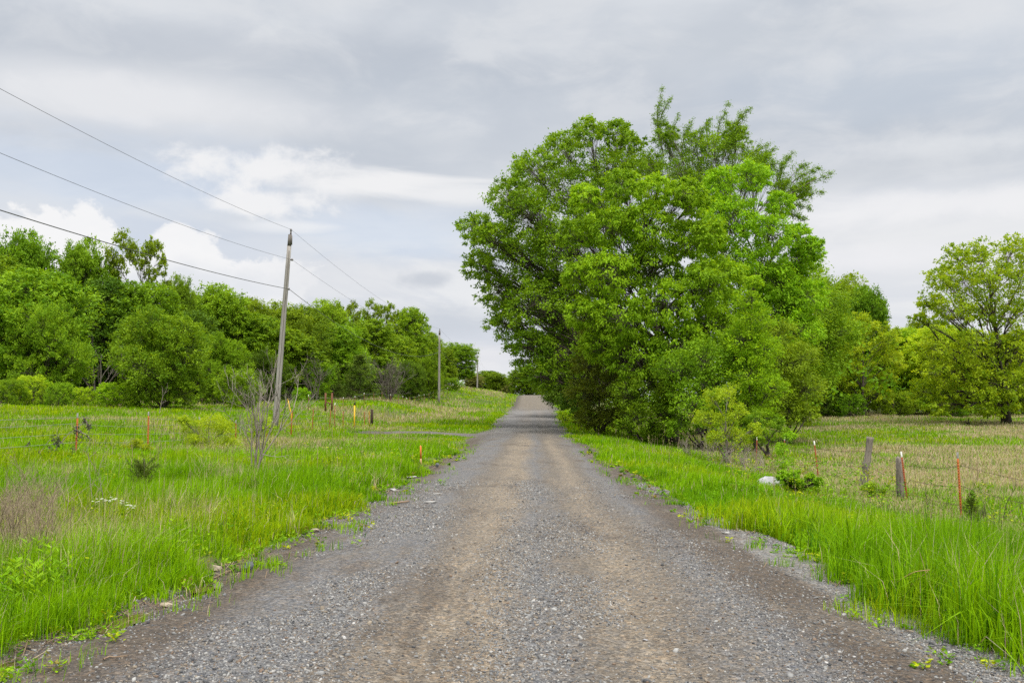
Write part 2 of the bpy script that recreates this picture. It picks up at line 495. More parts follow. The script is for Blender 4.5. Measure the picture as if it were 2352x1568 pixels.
# ------------------------------------------------------------------ world: overcast sky in world directions
def build_world():
    w = bpy.data.worlds.new('World'); scene.world = w; w.use_nodes = True
    t = w.node_tree; t.nodes.clear(); N = NT(t)
    tc = N.n('ShaderNodeTexCoord')
    sep = N.n('ShaderNodeSeparateXYZ'); t.links.new(tc.outputs['Generated'], sep.inputs[0])
    x, y, z = sep.outputs
    az = N.math('ARCTAN2', x, y); el = N.math('ARCSINE', z)
    cb = N.n('ShaderNodeCombineXYZ')
    N.put(cb.inputs[0], N.math('MULTIPLY', az, 1.0)); N.put(cb.inputs[1], N.math('MULTIPLY', el, 2.2))
    V = cb.outputs[0]
    soft = N.noise(V, 3.2, 5, .5, .3)
    fine = N.noise(V, 9.0, 7, .58, .4)
    puff = N.noise(N.mapping(V, (1, .62, 1)), 22.0, 8, .6, .2)
    streak = N.noise(N.mapping(V, (.75, 1.5, 1), (3, 1, 0)), 7.0, 8, .58, .6)
    k = 2 ** -EXPO

    def C(r, g, b):
        return tuple(v * k for v in lin(r, g, b))
    sky = N.n('ShaderNodeTexSky', sky_type='NISHITA', sun_disc=False)
    sky.sun_elevation = math.radians(56); sky.sun_rotation = math.radians(155)
    blue = N.mix(1.0, sky.outputs[0], (.085, .085, .085), 'MULTIPLY')
    blue = N.mix(.78, blue, C(214, 223, 238))
    # altostratus deck above, thinner towards the horizon
    deck = N.mix(N.maprange(soft, .36, .66), C(195, 202, 212), C(219, 223, 229))
    deck = N.mix(N.maprange(fine, .42, .64, 0, .45), deck, C(226, 228, 231))
    low = N.mix(N.maprange(streak, .40, .62), C(213, 218, 227), C(233, 235, 238))
    low = N.mix(N.maprange(fine, .48, .7, 0, .35), low, C(236, 237, 239))
    deckmask = N.maprange(N.math('ADD', el, N.math('MULTIPLY', N.math('SUBTRACT', soft, .5), .22)), .10, .24)
    col = N.mix(deckmask, low, deck)

    def feat(col, px, py, rx, ry, color, amt, wob=.9, lo=.35, hi=1.15, nz=None):
        a0 = math.atan((px - 1225) / F); e0 = math.atan((925 - py) / F * math.cos(a0))
        da = N.math('DIVIDE', N.math('SUBTRACT', az, a0), rx / F)
        de = N.math('DIVIDE', N.math('SUBTRACT', el, e0), ry / F)
        d = N.math('SQRT', N.math('ADD', N.math('MULTIPLY', da, da), N.math('MULTIPLY', de, de)))
        d = N.math('ADD', d, N.math('MULTIPLY', N.math('SUBTRACT', nz if nz is not None else fine, .5), wob))
        return N.mix(N.maprange(d, lo, hi, amt, 0), col, color)
    # dark belts of the deck
    col = feat(col, 500, 110, 760, 75, C(187, 194, 205), .62, 2.1, .1, 1.3)
    col = feat(col, 930, 200, 480, 80, C(191, 199, 210), .62, 2.0, .1, 1.3)
    col = feat(col, 1020, 330, 380, 70, C(196, 203, 213), .62, 2.0, .1, 1.3)
    col = feat(col, 2080, 190, 420, 95, C(190, 200, 213), .65, 2.1, .1, 1.3)
    col = feat(col, 1700, 90, 400, 60, C(203, 209, 217), .5, 1.5, .1, 1.3)
    # light haze on the left, blue gaps
    col = feat(col, 300, 215, 460, 80, C(234, 235, 238), .85, 2.0, .1, 1.3)
    col = feat(col, 230, 400, 520, 110, blue, .5, 1.5, .3, 1.2, streak)
    col = feat(col, 900, 530, 330, 75, blue, .5, 1.4, .3, 1.2, streak)
    # bright sheet in the middle
    col = feat(col, 580, 380, 260, 62, C(243, 243, 244), .92, 2.4, .25, 1.0, puff)
    col = feat(col, 850, 415, 300, 44, C(243, 243, 244), .92, 2.2, .25, 1.0, streak)
    col = feat(col, 1060, 440, 160, 30, C(238, 239, 241), .85, 2.0, .2, 1.1, streak)
    col = feat(col, 610, 455, 170, 42, C(244, 244, 245), .9, 2.2, .3, 1.0, puff)
    col = feat(col, 640, 515, 150, 22, C(238, 240, 243), .8, 2.2, .2, 1.0, streak)
    col = feat(col, 300, 560, 420, 70, C(208, 217, 231), .7, 1.4, .2, 1.2)
    # low cumulus banks
    for (px, py, rx, ry) in ((130, 545, 200, 80), (20, 560, 130, 60), (400, 590, 150, 75), (560, 640, 200, 75), (250, 620, 280, 90)):
        col = feat(col, px, py, rx, ry, C(246, 246, 247), .95, 2.6, .62, .92, puff)
    col = feat(col, 430, 655, 260, 60, C(216, 221, 230), .6, 1.8, .2, 1.2, puff)
    col = feat(col, 800, 640, 240, 60, C(228, 230, 234), .7, 1.8, .2, 1.2)
    col = feat(col, 985, 640, 85, 26, C(196, 202, 212), .75, 2.0, .2, 1.1, puff)
    col = feat(col, 1000, 735, 200, 45, C(202, 208, 217), .6, 1.8, .2, 1.2)
    col = feat(col, 1080, 820, 150, 40, C(232, 232, 236), .7, 1.5, .2, 1.2)
    # pale right side
    col = feat(col, 2150, 560, 420, 150, C(235, 236, 238), .85, 1.6, .1, 1.3)
    col = feat(col, 2180, 470, 330, 45, C(242, 242, 244), .75, 2.4, .1, 1.2)
    col = feat(col, 1990, 600, 260, 40, C(240, 240, 243), .7, 2.4, .1, 1.2)
    col = feat(col, 2250, 330, 260, 30, C(226, 229, 233), .7, 2.4, .1, 1.2, puff)
    col = feat(col, 2050, 380, 280, 45, C(204, 209, 216), .6, 2.0, .1, 1.3)
    # overcast brightens towards the zenith
    zen = N.maprange(el, .42, 1.1, 1.0, 3.9)
    col = N.mix(N.maprange(el, .42, .9, 0, .8), col, C(214, 212, 206))
    vm = N.n('ShaderNodeVectorMath', operation='SCALE'); t.links.new(col, vm.inputs[0]); t.links.new(zen, vm.inputs['Scale'])
    below = N.mix(N.maprange(el, -.06, -.01), (.12, .15, .07), vm.outputs[0])
    bg = N.n('ShaderNodeBackground'); t.links.new(below, bg.inputs[0]); bg.inputs[1].default_value = 1.0
    o = N.n('ShaderNodeOutputWorld'); t.links.new(bg.outputs[0], o.inputs[0])
    sun = bpy.data.lights.new('sun', 'SUN'); sun.energy = 1.5; sun.angle = math.radians(14); sun.color = (1, .96, .88)
    so = bpy.data.objects.new('sun', sun); COL.objects.link(so)
    so.rotation_euler = (math.radians(34), 0, math.radians(25))
    cam = bpy.data.cameras.new('camera'); cam.sensor_width = 36; cam.lens = 36 * F / 2352
    cam.clip_end = 5000; cam.clip_start = .05
    co = bpy.data.objects.new('camera', cam); COL.objects.link(co)
    co.location = (0, 0, EYE); co.rotation_euler = CAM_EUL; scene.camera = co
    vs = scene.view_settings
    vs.view_transform = 'Standard'; vs.look = 'None'; vs.exposure = EXPO; vs.gamma = 1
    cy = scene.cycles
    cy.max_bounces = 6; cy.diffuse_bounces = 4; cy.glossy_bounces = 2; cy.transmission_bounces = 4; cy.transparent_max_bounces = 4
    cy.caustics_reflective = False; cy.caustics_refractive = False
    cy.use_denoising = False


build_world()


# ------------------------------------------------------------------ ground, road, driveway
def grid_mesh(name, X, Y, Z, smooth=True):
    ny, nx = X.shape
    V = np.stack([X, Y, Z], -1).reshape(-1, 3)
    i = np.arange(ny - 1)[:, None] * nx; j = np.arange(nx - 1)[None]
    Q = np.stack([i + j, i + j + 1, i + nx + j + 1, i + nx + j], -1).reshape(-1, 4)
    return np_mesh(name, V, [Q], smooth=smooth)


def ground_material():
    m, t = new_mat('ground_soil'); N = NT(t)
    g = N.n('ShaderNodeNewGeometry'); P = g.outputs['Position']
    big = N.noise(P, .35, 5); med = N.noise(P, 2.2, 6, .6); fine = N.noise(P, 28, 5, .7)
    soil = N.mix(N.maprange(med, .35, .65), (.085, .062, .045), (.19, .145, .105))
    green = N.mix(N.maprange(big, .35, .65), (.055, .105, .012), (.115, .15, .022))
    c = N.mix(N.maprange(med, .40, .58, .35, .95), soil, green)
    c = N.mix(N.maprange(fine, .4, .75, 0, .4), c, (.22, .18, .11))
    p = N.n('ShaderNodeBsdfPrincipled'); N.put(p.inputs['Base Color'], c); p.inputs['Roughness'].default_value = .95
    p.inputs['Specular IOR Level'].default_value = .15
    b = N.n('ShaderNodeBump'); b.inputs['Strength'].default_value = .7; b.inputs['Distance'].default_value = .04
    N.put(b.inputs['Height'], fine); t.links.new(b.outputs[0], p.inputs['Normal'])
    o = N.n('ShaderNodeOutputMaterial'); t.links.new(p.outputs[0], o.inputs[0])
    return m


def road_material():
    m, t = new_mat('gravel_road'); N = NT(t)
    g = N.n('ShaderNodeNewGeometry'); P = g.outputs['Position']
    sep = N.n('ShaderNodeSeparateXYZ'); t.links.new(P, sep.inputs[0])
    x, y, z = sep.outputs
    stretch = N.mapping(P, (1, .14, 1))
    wob = N.noise(stretch, .9, 4, .6)
    wx = N.math('ADD', x, N.math('MULTIPLY', N.math('SUBTRACT', wob, .5), 1.1))
    # lanes across the road: brown shoulder, blue-grey windrow, tan wheel track, grey crown, tan track, grey, brown, grey windrow
    lane = N.maprange(wx, -4.2, 4.2, 0, 1, False)
    grey = (.140, .139, .141); tan = (.208, .177, .138); brown = (.092, .076, .062); mid = (.145, .128, .108); pale = (.19, .187, .183)
    s = lambda v: (v + 4.2) / 8.4
    lanes = N.ramp(lane, [(s(-4), brown), (s(-2.7), brown), (s(-2.1), grey), (s(-1.45), grey), (s(-1.1), mid), (s(-.7), tan), (s(-.35), tan),
                          (s(.05), grey), (s(.45), mid), (s(.8), tan), (s(1.15), mid), (s(1.6), grey), (s(2.0), brown), (s(2.5), brown), (s(2.75), pale), (s(3.3), brown)])
    patch = N.noise(N.mapping(P, (1, .45, 1)), 1.3, 5, .6)
    c = N.mix(N.maprange(patch, .50, .66, 0, .75), lanes, mid)
    c = N.mix(N.maprange(N.noise(N.mapping(P, (1, .3, 1), (5, 3, 0)), .8, 5, .65), .53, .66, 0, .7), c, brown)
    # farther on: cleaner crushed rock, then the bare tan dirt of the crest
    yn = N.math('ADD', y, N.math('MULTIPLY', N.math('SUBTRACT', N.noise(P, .12, 3), .5), 14))
    c = N.mix(N.maprange(yn, 44, 66, 0, .75), c, N.mix(N.maprange(N.noise(N.mapping(P, (.6, .25, 1)), .5, 4), .4, .6), (.175, .172, .172), (.115, .11, .107)))
    edge = N.math('ABSOLUTE', N.math('SUBTRACT', x, .05))
    dirt = N.mix(N.maprange(edge, 1.7, 2.6), (.150, .129, .100), (.075, .062, .05))
    c = N.mix(N.maprange(yn, 108, 140, 0, .88), c, dirt)
    # stones in the surface, two sizes
    vo = N.n('ShaderNodeTexVoronoi'); N.put(vo.inputs['Vector'], P); vo.inputs['Scale'].default_value = 62
    vs = N.n('ShaderNodeSeparateColor'); t.links.new(vo.outputs['Color'], vs.inputs[0])
    vo2 = N.n('ShaderNodeTexVoronoi'); N.put(vo2.inputs['Vector'], P); vo2.inputs['Scale'].default_value = 24
    vs2 = N.n('ShaderNodeSeparateColor'); t.links.new(vo2.outputs['Color'], vs2.inputs[0])
    st = N.ramp(vs.outputs[0], [(0, (.38, .38, .4)), (.35, (.78, .77, .76)), (.7, (1.15, 1.13, 1.1)), (.92, (1.5, 1.48, 1.45)), (1, (1.75, 1.72, 1.68))])
    c = N.mix(N.maprange(y, 60, 130, .85, .1), c, N.mix(1.0, c, st, 'MULTIPLY'))
    st2 = N.ramp(vs2.outputs[1], [(0, (.55, .56, .6)), (.5, (.9, .9, .9)), (.85, (1.15, 1.12, 1.1)), (1, (1.5, 1.45, 1.4))])
    c = N.mix(.55, c, N.mix(1.0, c, st2, 'MULTIPLY'))
    tint = N.ramp(vs2.outputs[2], [(0, (.9, .96, 1.1)), (.5, (1, 1, 1)), (1, (1.14, 1.0, .86))])
    c = N.mix(.7, c, N.mix(1.0, c, tint, 'MULTIPLY'))
    p = N.n('ShaderNodeBsdfPrincipled'); N.put(p.inputs['Base Color'], c); p.inputs['Roughness'].default_value = .85
    p.inputs['Specular IOR Level'].default_value = .25
    h = N.math('ADD', N.math('MULTIPLY', vo.outputs['Distance'], -.5), N.math('MULTIPLY', vo2.outputs['Distance'], -.9))
    h = N.math('ADD', h, N.math('MULTIPLY', N.noise(P, 120, 3), .5))
    b = N.n('ShaderNodeBump'); b.inputs['Strength'].default_value = .8; b.inputs['Distance'].default_value = .02
    N.put(b.inputs['Height'], h); t.links.new(b.outputs[0], p.inputs['Normal'])
    o = N.n('ShaderNodeOutputMaterial'); t.links.new(p.outputs[0], o.inputs[0])
    return m


def build_ground():
    xs = np.concatenate([[-900, -500, -300, -200], np.arange(-140, -40, 5), np.arange(-40, -15, 1.0), np.arange(-15, -6, .4), np.arange(-6, 6, .12),
                         np.arange(6, 15, .4), np.arange(15, 45, 1.0), np.arange(45, 180, 6), [200, 300, 500, 900]])
    ys = np.concatenate([[-60, -20], np.arange(-6, 16, .15), np.arange(16, 40, .4), np.arange(40, 110, 1), np.arange(110, 240, 2), np.arange(240, 460, 8), [500, 700, 1000, 1600, 2600]])
    X, Y = np.meshgrid(xs, ys)
    Z = ground(X, Y)
    o = off_road(X, Y)
    Z = Z - 0.30 * sstep(.15, -.5, o) * ((Y > -20) & (Y < 300))
    tag(obj('ground', grid_mesh('ground', X, Y, Z), ground_material()), 'grassy roadside ground and pasture rising to a low hill', 'ground', kind='structure')
    ys = np.concatenate([np.arange(-15, 3, 1), np.arange(3, 16, .06), np.arange(16, 40, .25), np.arange(40, 290, 1)])
    k = np.linspace(0, 1, 130)
    L = edge_l(ys) - .85; R = edge_r(ys) + .85
    X = L[:, None] * (1 - k) + R[:, None] * k
    Y = np.repeat(ys[:, None], len(k), 1)
    rm = road_material()
    tag(obj('road', grid_mesh('road', X, Y, road_z(X, Y)), rm), 'straight gravel road running to a dirt crest', 'road', kind='structure')
    # driveway mouth on the left
    a = np.linspace(0, 1, 60); b = np.linspace(-1, 1, 24)
    A, B = np.meshgrid(a, b, indexing='ij')
    X = -2.2 - A * 9.0
    Y = 57.0 + B * (2.1 + 2.2 * np.exp(-A * 5)) + A * 2.0
    Z = np.where(A < .12, road_z(X, Y) - .012, np.maximum(base_ground(X, Y), ground(X, Y)) + .05) - .12 * np.abs(B) ** 4
    tag(obj('driveway', grid_mesh('driveway', X, Y, Z), rm), 'pale gravel driveway turning off the road', 'driveway', kind='structure')


build_ground()


def drive_mask(x, y):
    A = np.clip((-2.2 - x) / 9.0, 0, 1.3)
    return (x < -2.2) & (x > -9) & (np.abs(y - 57 - A * 2) < 1.8 + 2.0 * np.exp(-A * 5))


# ------------------------------------------------------------------ gravel stones (stuff)
def build_gravel():
    rng = np.random.default_rng(11)
    n = 420000
    y = 4.2 + (rng.random(n) ** 1.35) * 18
    x = rng.uniform(-3.9, 3.9, n)
    o = off_road(x, y)
    wx = x + (fbm(x, y * .14, 1.1, 171) - .5) * 1.1
    lane = .10 + 1.0 * np.exp(-((wx + 1.75) / .50) ** 2) + .9 * np.exp(-((wx - .15) / .34) ** 2) + .55 * np.exp(-((wx - 1.7) / .42) ** 2) + 1.7 * np.exp(-((x - edge_r(y) + .12) / .32) ** 2) + .45 * np.exp(-((x - edge_l(y) - .1) / .3) ** 2)
    lane *= sstep(.30, .62, fbm(x, y * .35, .7, 77, 3)) * 1.5
    keep = (o < .45) & (rng.random(n) < lane * .46)
    x = x[keep]; y = y[keep]; n = len(x)
    r = np.exp(rng.normal(math.log(.0054), .40, n)); r = np.clip(r, .003, .022)
    base = np.array([[x_, y_, z_] for z_ in (-1, 1) for y_ in (-1, 1) for x_ in (-1, 1)], float) * .7
    base = np.vstack([base, [[0, 0, 1.0], [1, 0, 0], [-1, 0, 0], [0, 1, 0], [0, -1, 0]]])
    V = base[None] * (1 + rng.normal(0, .16, (n, 13, 1)))
    sc = np.stack([r * rng.uniform(.8, 1.5, n), r * rng.uniform(.7, 1.1, n), r * rng.uniform(.45, .85, n)], 1)
    V = V * sc[:, None]
    a = rng.uniform(0, 6.283, n); c, s_ = np.cos(a), np.sin(a)
    tl = rng.normal(0, .3, n)
    V[:, :, 2] = V[:, :, 2] + V[:, :, 0] * np.tan(np.clip(tl, -.7, .7))[:, None]
    X = V[:, :, 0] * c[:, None] - V[:, :, 1] * s_[:, None]; Yv = V[:, :, 0] * s_[:, None] + V[:, :, 1] * c[:, None]
    z = np.maximum(road_z(x, y), ground(x, y) - .5 * (off_road(x, y) < .1))
    W = np.stack([X + x[:, None], Yv + y[:, None], V[:, :, 2] + (z + sc[:, 2] * .35)[:, None]], -1).reshape(-1, 3)
    T = np.array([[4, 5, 8], [5, 7, 8], [7, 6, 8], [6, 4, 8], [1, 3, 9], [3, 7, 9], [7, 5, 9], [5, 1, 9], [0, 4, 10], [4, 6, 10], [6, 2, 10], [2, 0, 10],
                  [2, 6, 11], [6, 7, 11], [7, 3, 11], [3, 2, 11], [0, 1, 12], [1, 5, 12], [5, 4, 12], [4, 0, 12]])
    Fc = (np.arange(n)[:, None, None] * 13 + T[None]).reshape(-1, 3)
    pal = np.array([(.10, .102, .108), (.155, .156, .160), (.215, .214, .212), (.30, .295, .285), (.22, .185, .145), (.16, .115, .085), (.06, .062, .068), (.38, .37, .36)])
    w = np.array([.12, .26, .24, .14, .13, .04, .05, .02]); w /= w.sum()
    ci = rng.choice(len(pal), n, p=w)
    colr = pal[ci] * rng.uniform(.8, 1.2, (n, 1))
    o = obj('gravel', np_mesh('gravel', W, [Fc], col=np.repeat(colr, 13, 0)), col_mat('gravel_stone', 0, .85, .25))
    tag(o, 'loose blue-grey crushed stones scattered over the road', 'gravel', kind='stuff')


build_gravel()


# ------------------------------------------------------------------ grass (stuff)
def blades(x, y, z, h, w, lean, az, col, rng, twist=None):
    """each blade: 2 segments, 5 vertices"""
    n = len(x)
    d = np.stack([np.cos(az), np.sin(az), np.zeros(n)], 1)
    fa = az + math.pi / 2 + rng.normal(0, .6, n) if twist is None else twist
    s = np.stack([np.cos(fa), np.sin(fa), np.zeros(n)], 1)
    B = np.stack([x, y, z - .02], 1)
    up = np.array([0, 0, 1.0])
    hw = (w / 2)[:, None]
    Mid = B + d * (lean * h * .30)[:, None] + up * (h * .58 * np.sqrt(np.clip(1 - .2 * lean ** 2, .2, 1)))[:, None]
    Tip = B + d * (lean * h * 1.0)[:, None] + up * (h * np.clip(1.02 - .5 * lean ** 1.6, .25, 1))[:, None]
    V = np.stack([B - s * hw, B + s * hw, Mid - s * hw * .85, Mid + s * hw * .85, Tip], 1).reshape(-1, 3)
    b = np.arange(n)[:, None] * 5
    return V, b + np.array([[0, 1, 3, 2]]), b + np.array([[2, 3, 4]]), np.repeat(col, 5, 0)


def dryness(x, y):
    n1 = fbm(x * .6, y * 1.5, 15, 41); n2 = fbm(x, y, 4.2, 43)
    right = sstep(8.2, 11.5, x)
    dr = .78 * right * sstep(.38, .52, n1 * .65 + n2 * .35) + .14 * right
    dr = np.where((x > 9) & (y > 70), np.maximum(dr, .15 + .75 * sstep(.35, .55, n1 * .5 + n2 * .5)), dr)
    left = sstep(-10.5, -15, x) * sstep(30, 45, y)
    dr = np.maximum(dr, left * sstep(.48, .68, n1 * .5 + n2 * .5) * .55)
    # dry strips on the far bank and by the fence
    bank = sstep(72, 84, y) * sstep(-3.6, -5.5, x)
    dr = np.maximum(dr, bank * sstep(.48, .56, fbm(x * 1.6, y * .5, 9, 47)) * .8)
    fen = np.exp(-((x + 10) / 3.0) ** 2) * sstep(24, 38, y)
    dr = np.maximum(dr, fen * sstep(.46, .62, n2) * .65)
    rf = np.exp(-((x - 9.0) / 1.2) ** 2) * sstep(14, 20, y)
    dr = np.maximum(dr, rf * .6)
    dr = np.maximum(dr, .08 * n2)
    dr = np.maximum(dr, .3 * sstep(.60, .72, fbm(x, y, 1.4, 49)) * (x < 0))
    lowl = np.exp(-((x + 6.2) / 1.8) ** 2 - ((y - 10.5) / 2.5) ** 2)
    dr = np.maximum(dr, lowl * .55)
    return dr


GREEN1 = np.array((.13, .31, .003)); GREEN2 = np.array((.245, .46, .004)); GREEN3 = np.array((.37, .47, .006)); GREEND = np.array((.06, .17, .004))
DRY1 = np.array((.52, .44, .25)); DRY2 = np.array((.47, .355, .25)); DRY3 = np.array((.40, .35, .26))


def build_grass():
    rng = np.random.default_rng(5)
    bins = [(3.2, 7, 2600), (7, 10, 3000), (10, 14, 2200), (14, 20, 1400), (20, 28, 800), (28, 40, 390), (40, 56, 185), (56, 80, 80), (80, 120, 32), (120, 200, 11)]
    out = {'green': [], 'dry': []}
    for (y0, y1, rho) in bins:
        half = .60 * y1 + 2.5
        area = (y1 - y0) * 2 * half
        n = int(rho * area)
        y = rng.uniform(y0, y1, n); x = rng.uniform(-half, half, n)
        ok = np.abs(x) < .60 * y + 2.5
        o = off_road(x, y)
        edge_n = (fbm(x, y, .5, 61, 3) - .5) * 1.5 + (fbm(x, y, 2.6, 63, 2) - .5) * 1.3 + .05
        so = o + edge_n
        # full grass outside, thinning patches on the gravel shoulder
        dens = sstep(.05, .55, so)
        spr = sstep(.58, .70, fbm(x, y, .45, 67, 2)) * sstep(-.95, .0, o) * sstep(.9, .2, o) * .35
        ok &= rng.random(n) < np.maximum(dens, spr)
        ok &= ~((o < .8) & drive_mask(x, y)) & ~drive_mask(x, y)
        for (px, py, cr) in ((493, 1312, .16), (575, 1315, .20), (540, 1325, .15), (384, 1394, .15), (722, 1222, .14), (1004, 1074, .3), (945, 1098, .35)):
            c = ghit(px, py); ok &= ((x - c[0]) / cr) ** 2 + ((y - c[1] + cr) / (cr * 2.2)) ** 2 > 1
        ok &= ~((x > 7) & (y > 118)) & (x > -60)
        x, y, o, so = x[ok], y[ok], o[ok], so[ok]; n = len(x)
        dr = dryness(x, y)
        isdry = rng.random(n) < dr * .8
        hn = fbm(x, y, 1.6, 71); hb = fbm(x, y, 7, 73)
        h = .13 + .56 * hn ** 1.3 + .12 * hb
        h *= .35 + .65 * sstep(.0, 1.1, so)
        h = np.where(x > 3, h * 1.12, h)
        h = h * (1 - .38 * sstep(5.2, 7.5, x))
        h = h * (1 - .22 * sstep(16, 26, y) * (x < 0))
        h = h * (1 + .35 * sstep(15, 9, y) * (x > 0) + .2 * sstep(15, 9, y) * (x < 0))
        h = h * (1 - .65 * sstep(40, 46, y) * sstep(70, 62, y) * sstep(-12, -9, x) * (x < 0)) * (1 - .3 * sstep(38, 44, y) * sstep(85, 75, y) * (x < -8))
        h = h * (1 - .32 * sstep(14, 20, y) * (x > 2)) * (1 - .72 * np.exp(-((x - 6.1) / 1.1) ** 2 - ((y - 25.8) / 2.8) ** 2))
        c = ghit(967, 1066); h = h * (1 - .6 * np.exp(-((x - c[0]) / .5) ** 2 - ((y - c[1] + .9) / 1.5) ** 2))
        h = h * rng.uniform(.55, 1.25, n)
        h = np.where(so < .15, np.minimum(h, .16 * rng.uniform(.5, 1.3, n)), h)
        w = .0022 + .00042 * y
        w = w * rng.uniform(.7, 1.5, n)
        broad = (x > 3) & (y < 22) & (rng.random(n) < .30)
        w = np.where(broad, w * 2.1, w)
        lean = np.clip(np.abs(rng.normal(.36, .32, n)), .02, 1.3)
        lean = np.where(broad, lean * 1.5, lean)
        az = rng.normal(.2, 1.5, n)
        t = np.clip((fbm(x, y, 2.4, 79) - .5) * 1.9 + .45 + rng.normal(0, .2, n), 0, 1)[:, None]
        col = GREEN1 * (1 - t) + GREEN2 * t
        yel = (sstep(.48, .66, fbm(x, y, 3.0, 83)) * .95 + .12)[:, None] * rng.random((n, 1))
        col = col * (1 - yel) + GREEN3 * yel
        dk = (rng.random((n, 1)) < .12)
        col = np.where(dk, GREEND, col)
        col = col * rng.uniform(.65, 1.3, (n, 1))
        u = rng.random((n, 1))
        dcol = np.where(u < .45, DRY1, np.where(u < .8, DRY2, DRY3)) * rng.uniform(.75, 1.15, (n, 1))
        col = np.where(isdry[:, None], dcol, col)
        h = np.where(isdry, h * 1.15, h); w = np.where(isdry, w * .75, w)
        z = np.where(o < .5, np.maximum(ground(x, y) - .3 * (o < -.1), road_z(x, y)), ground(x, y))
        for key, mk in (('green', ~isdry), ('dry', isdry)):
            out[key].append(blades(x[mk], y[mk], z[mk], h[mk], w[mk], lean[mk], az[mk], col[mk], rng))
    for key, nm, lb in (('green', 'grass', 'lush green grass growing over the verges and pasture'), ('dry', 'dry_grass', 'pale dead grass stems standing among the green')):
        Vs, Qs, Ts, Cs = [], [], [], []; n = 0
        for V, Q, T, Cc in out[key]:
            Vs.append(V); Qs.append(Q + n); Ts.append(T + n); Cs.append(Cc); n += len(V)
        me = np_mesh(nm, np.vstack(Vs), [np.vstack(Qs), np.vstack(Ts)], col=np.vstack(Cs))
        tag(obj(nm, me, col_mat(nm + '_blade', .38 if key == 'green' else .2, .6, .07)), lb, 'grass', kind='stuff')
        print(nm, n // 5)


build_grass()


def build_straw():
    """flattened dead stems and debris along the road edges"""
    rng = np.random.default_rng(19)
    n = 5200
    y = 5 + rng.random(n) ** 1.6 * 30
    side = rng.random(n) < .6
    e = rng.normal(.12, .22, n)
    x = np.where(side, edge_l(y) - e, edge_r(y) + e)
    cl = fbm(x, y, 1.1, 91, 2); ok = cl > .52
    x, y = x[ok], y[ok]; n = len(x)
    z = np.maximum(ground(x, y), road_z(x, y)) + .012
    a = np.where(rng.random(n) < .6, rng.normal(1.45, .5, n), rng.uniform(0, 6.28, n))
    L = rng.uniform(.05, .26, n); w = rng.uniform(.003, .007, n) + .0002 * y
    d = np.stack([np.cos(a), np.sin(a), rng.normal(.02, .12, n)], 1); s = np.stack([-np.sin(a), np.cos(a), np.zeros(n)], 1)
    B = np.stack([x, y, z], 1)
    V = np.stack([B - d * L[:, None] / 2 - s * w[:, None] / 2, B - d * L[:, None] / 2 + s * w[:, None] / 2,
                  B + d * L[:, None] / 2 + s * w[:, None] / 2 + [0, 0, .01], B + d * L[:, None] / 2 - s * w[:, None] / 2 + [0, 0, .01]], 1).reshape(-1, 3)
    u = rng.random((n, 1))
    col = np.where(u < .5, np.array((.19, .135, .08)), np.where(u < .85, np.array((.10, .07, .05)), np.array((.32, .26, .17)))) * rng.uniform(.7, 1.2, (n, 1))
    o = obj('straw', np_mesh('straw', V, [np.arange(n * 4).reshape(n, 4)], col=np.repeat(col, 4, 0)), col_mat('straw_stem', .1, .8))
    tag(o, 'brown flattened straw and debris along the road edges', 'straw', kind='stuff')


build_straw()


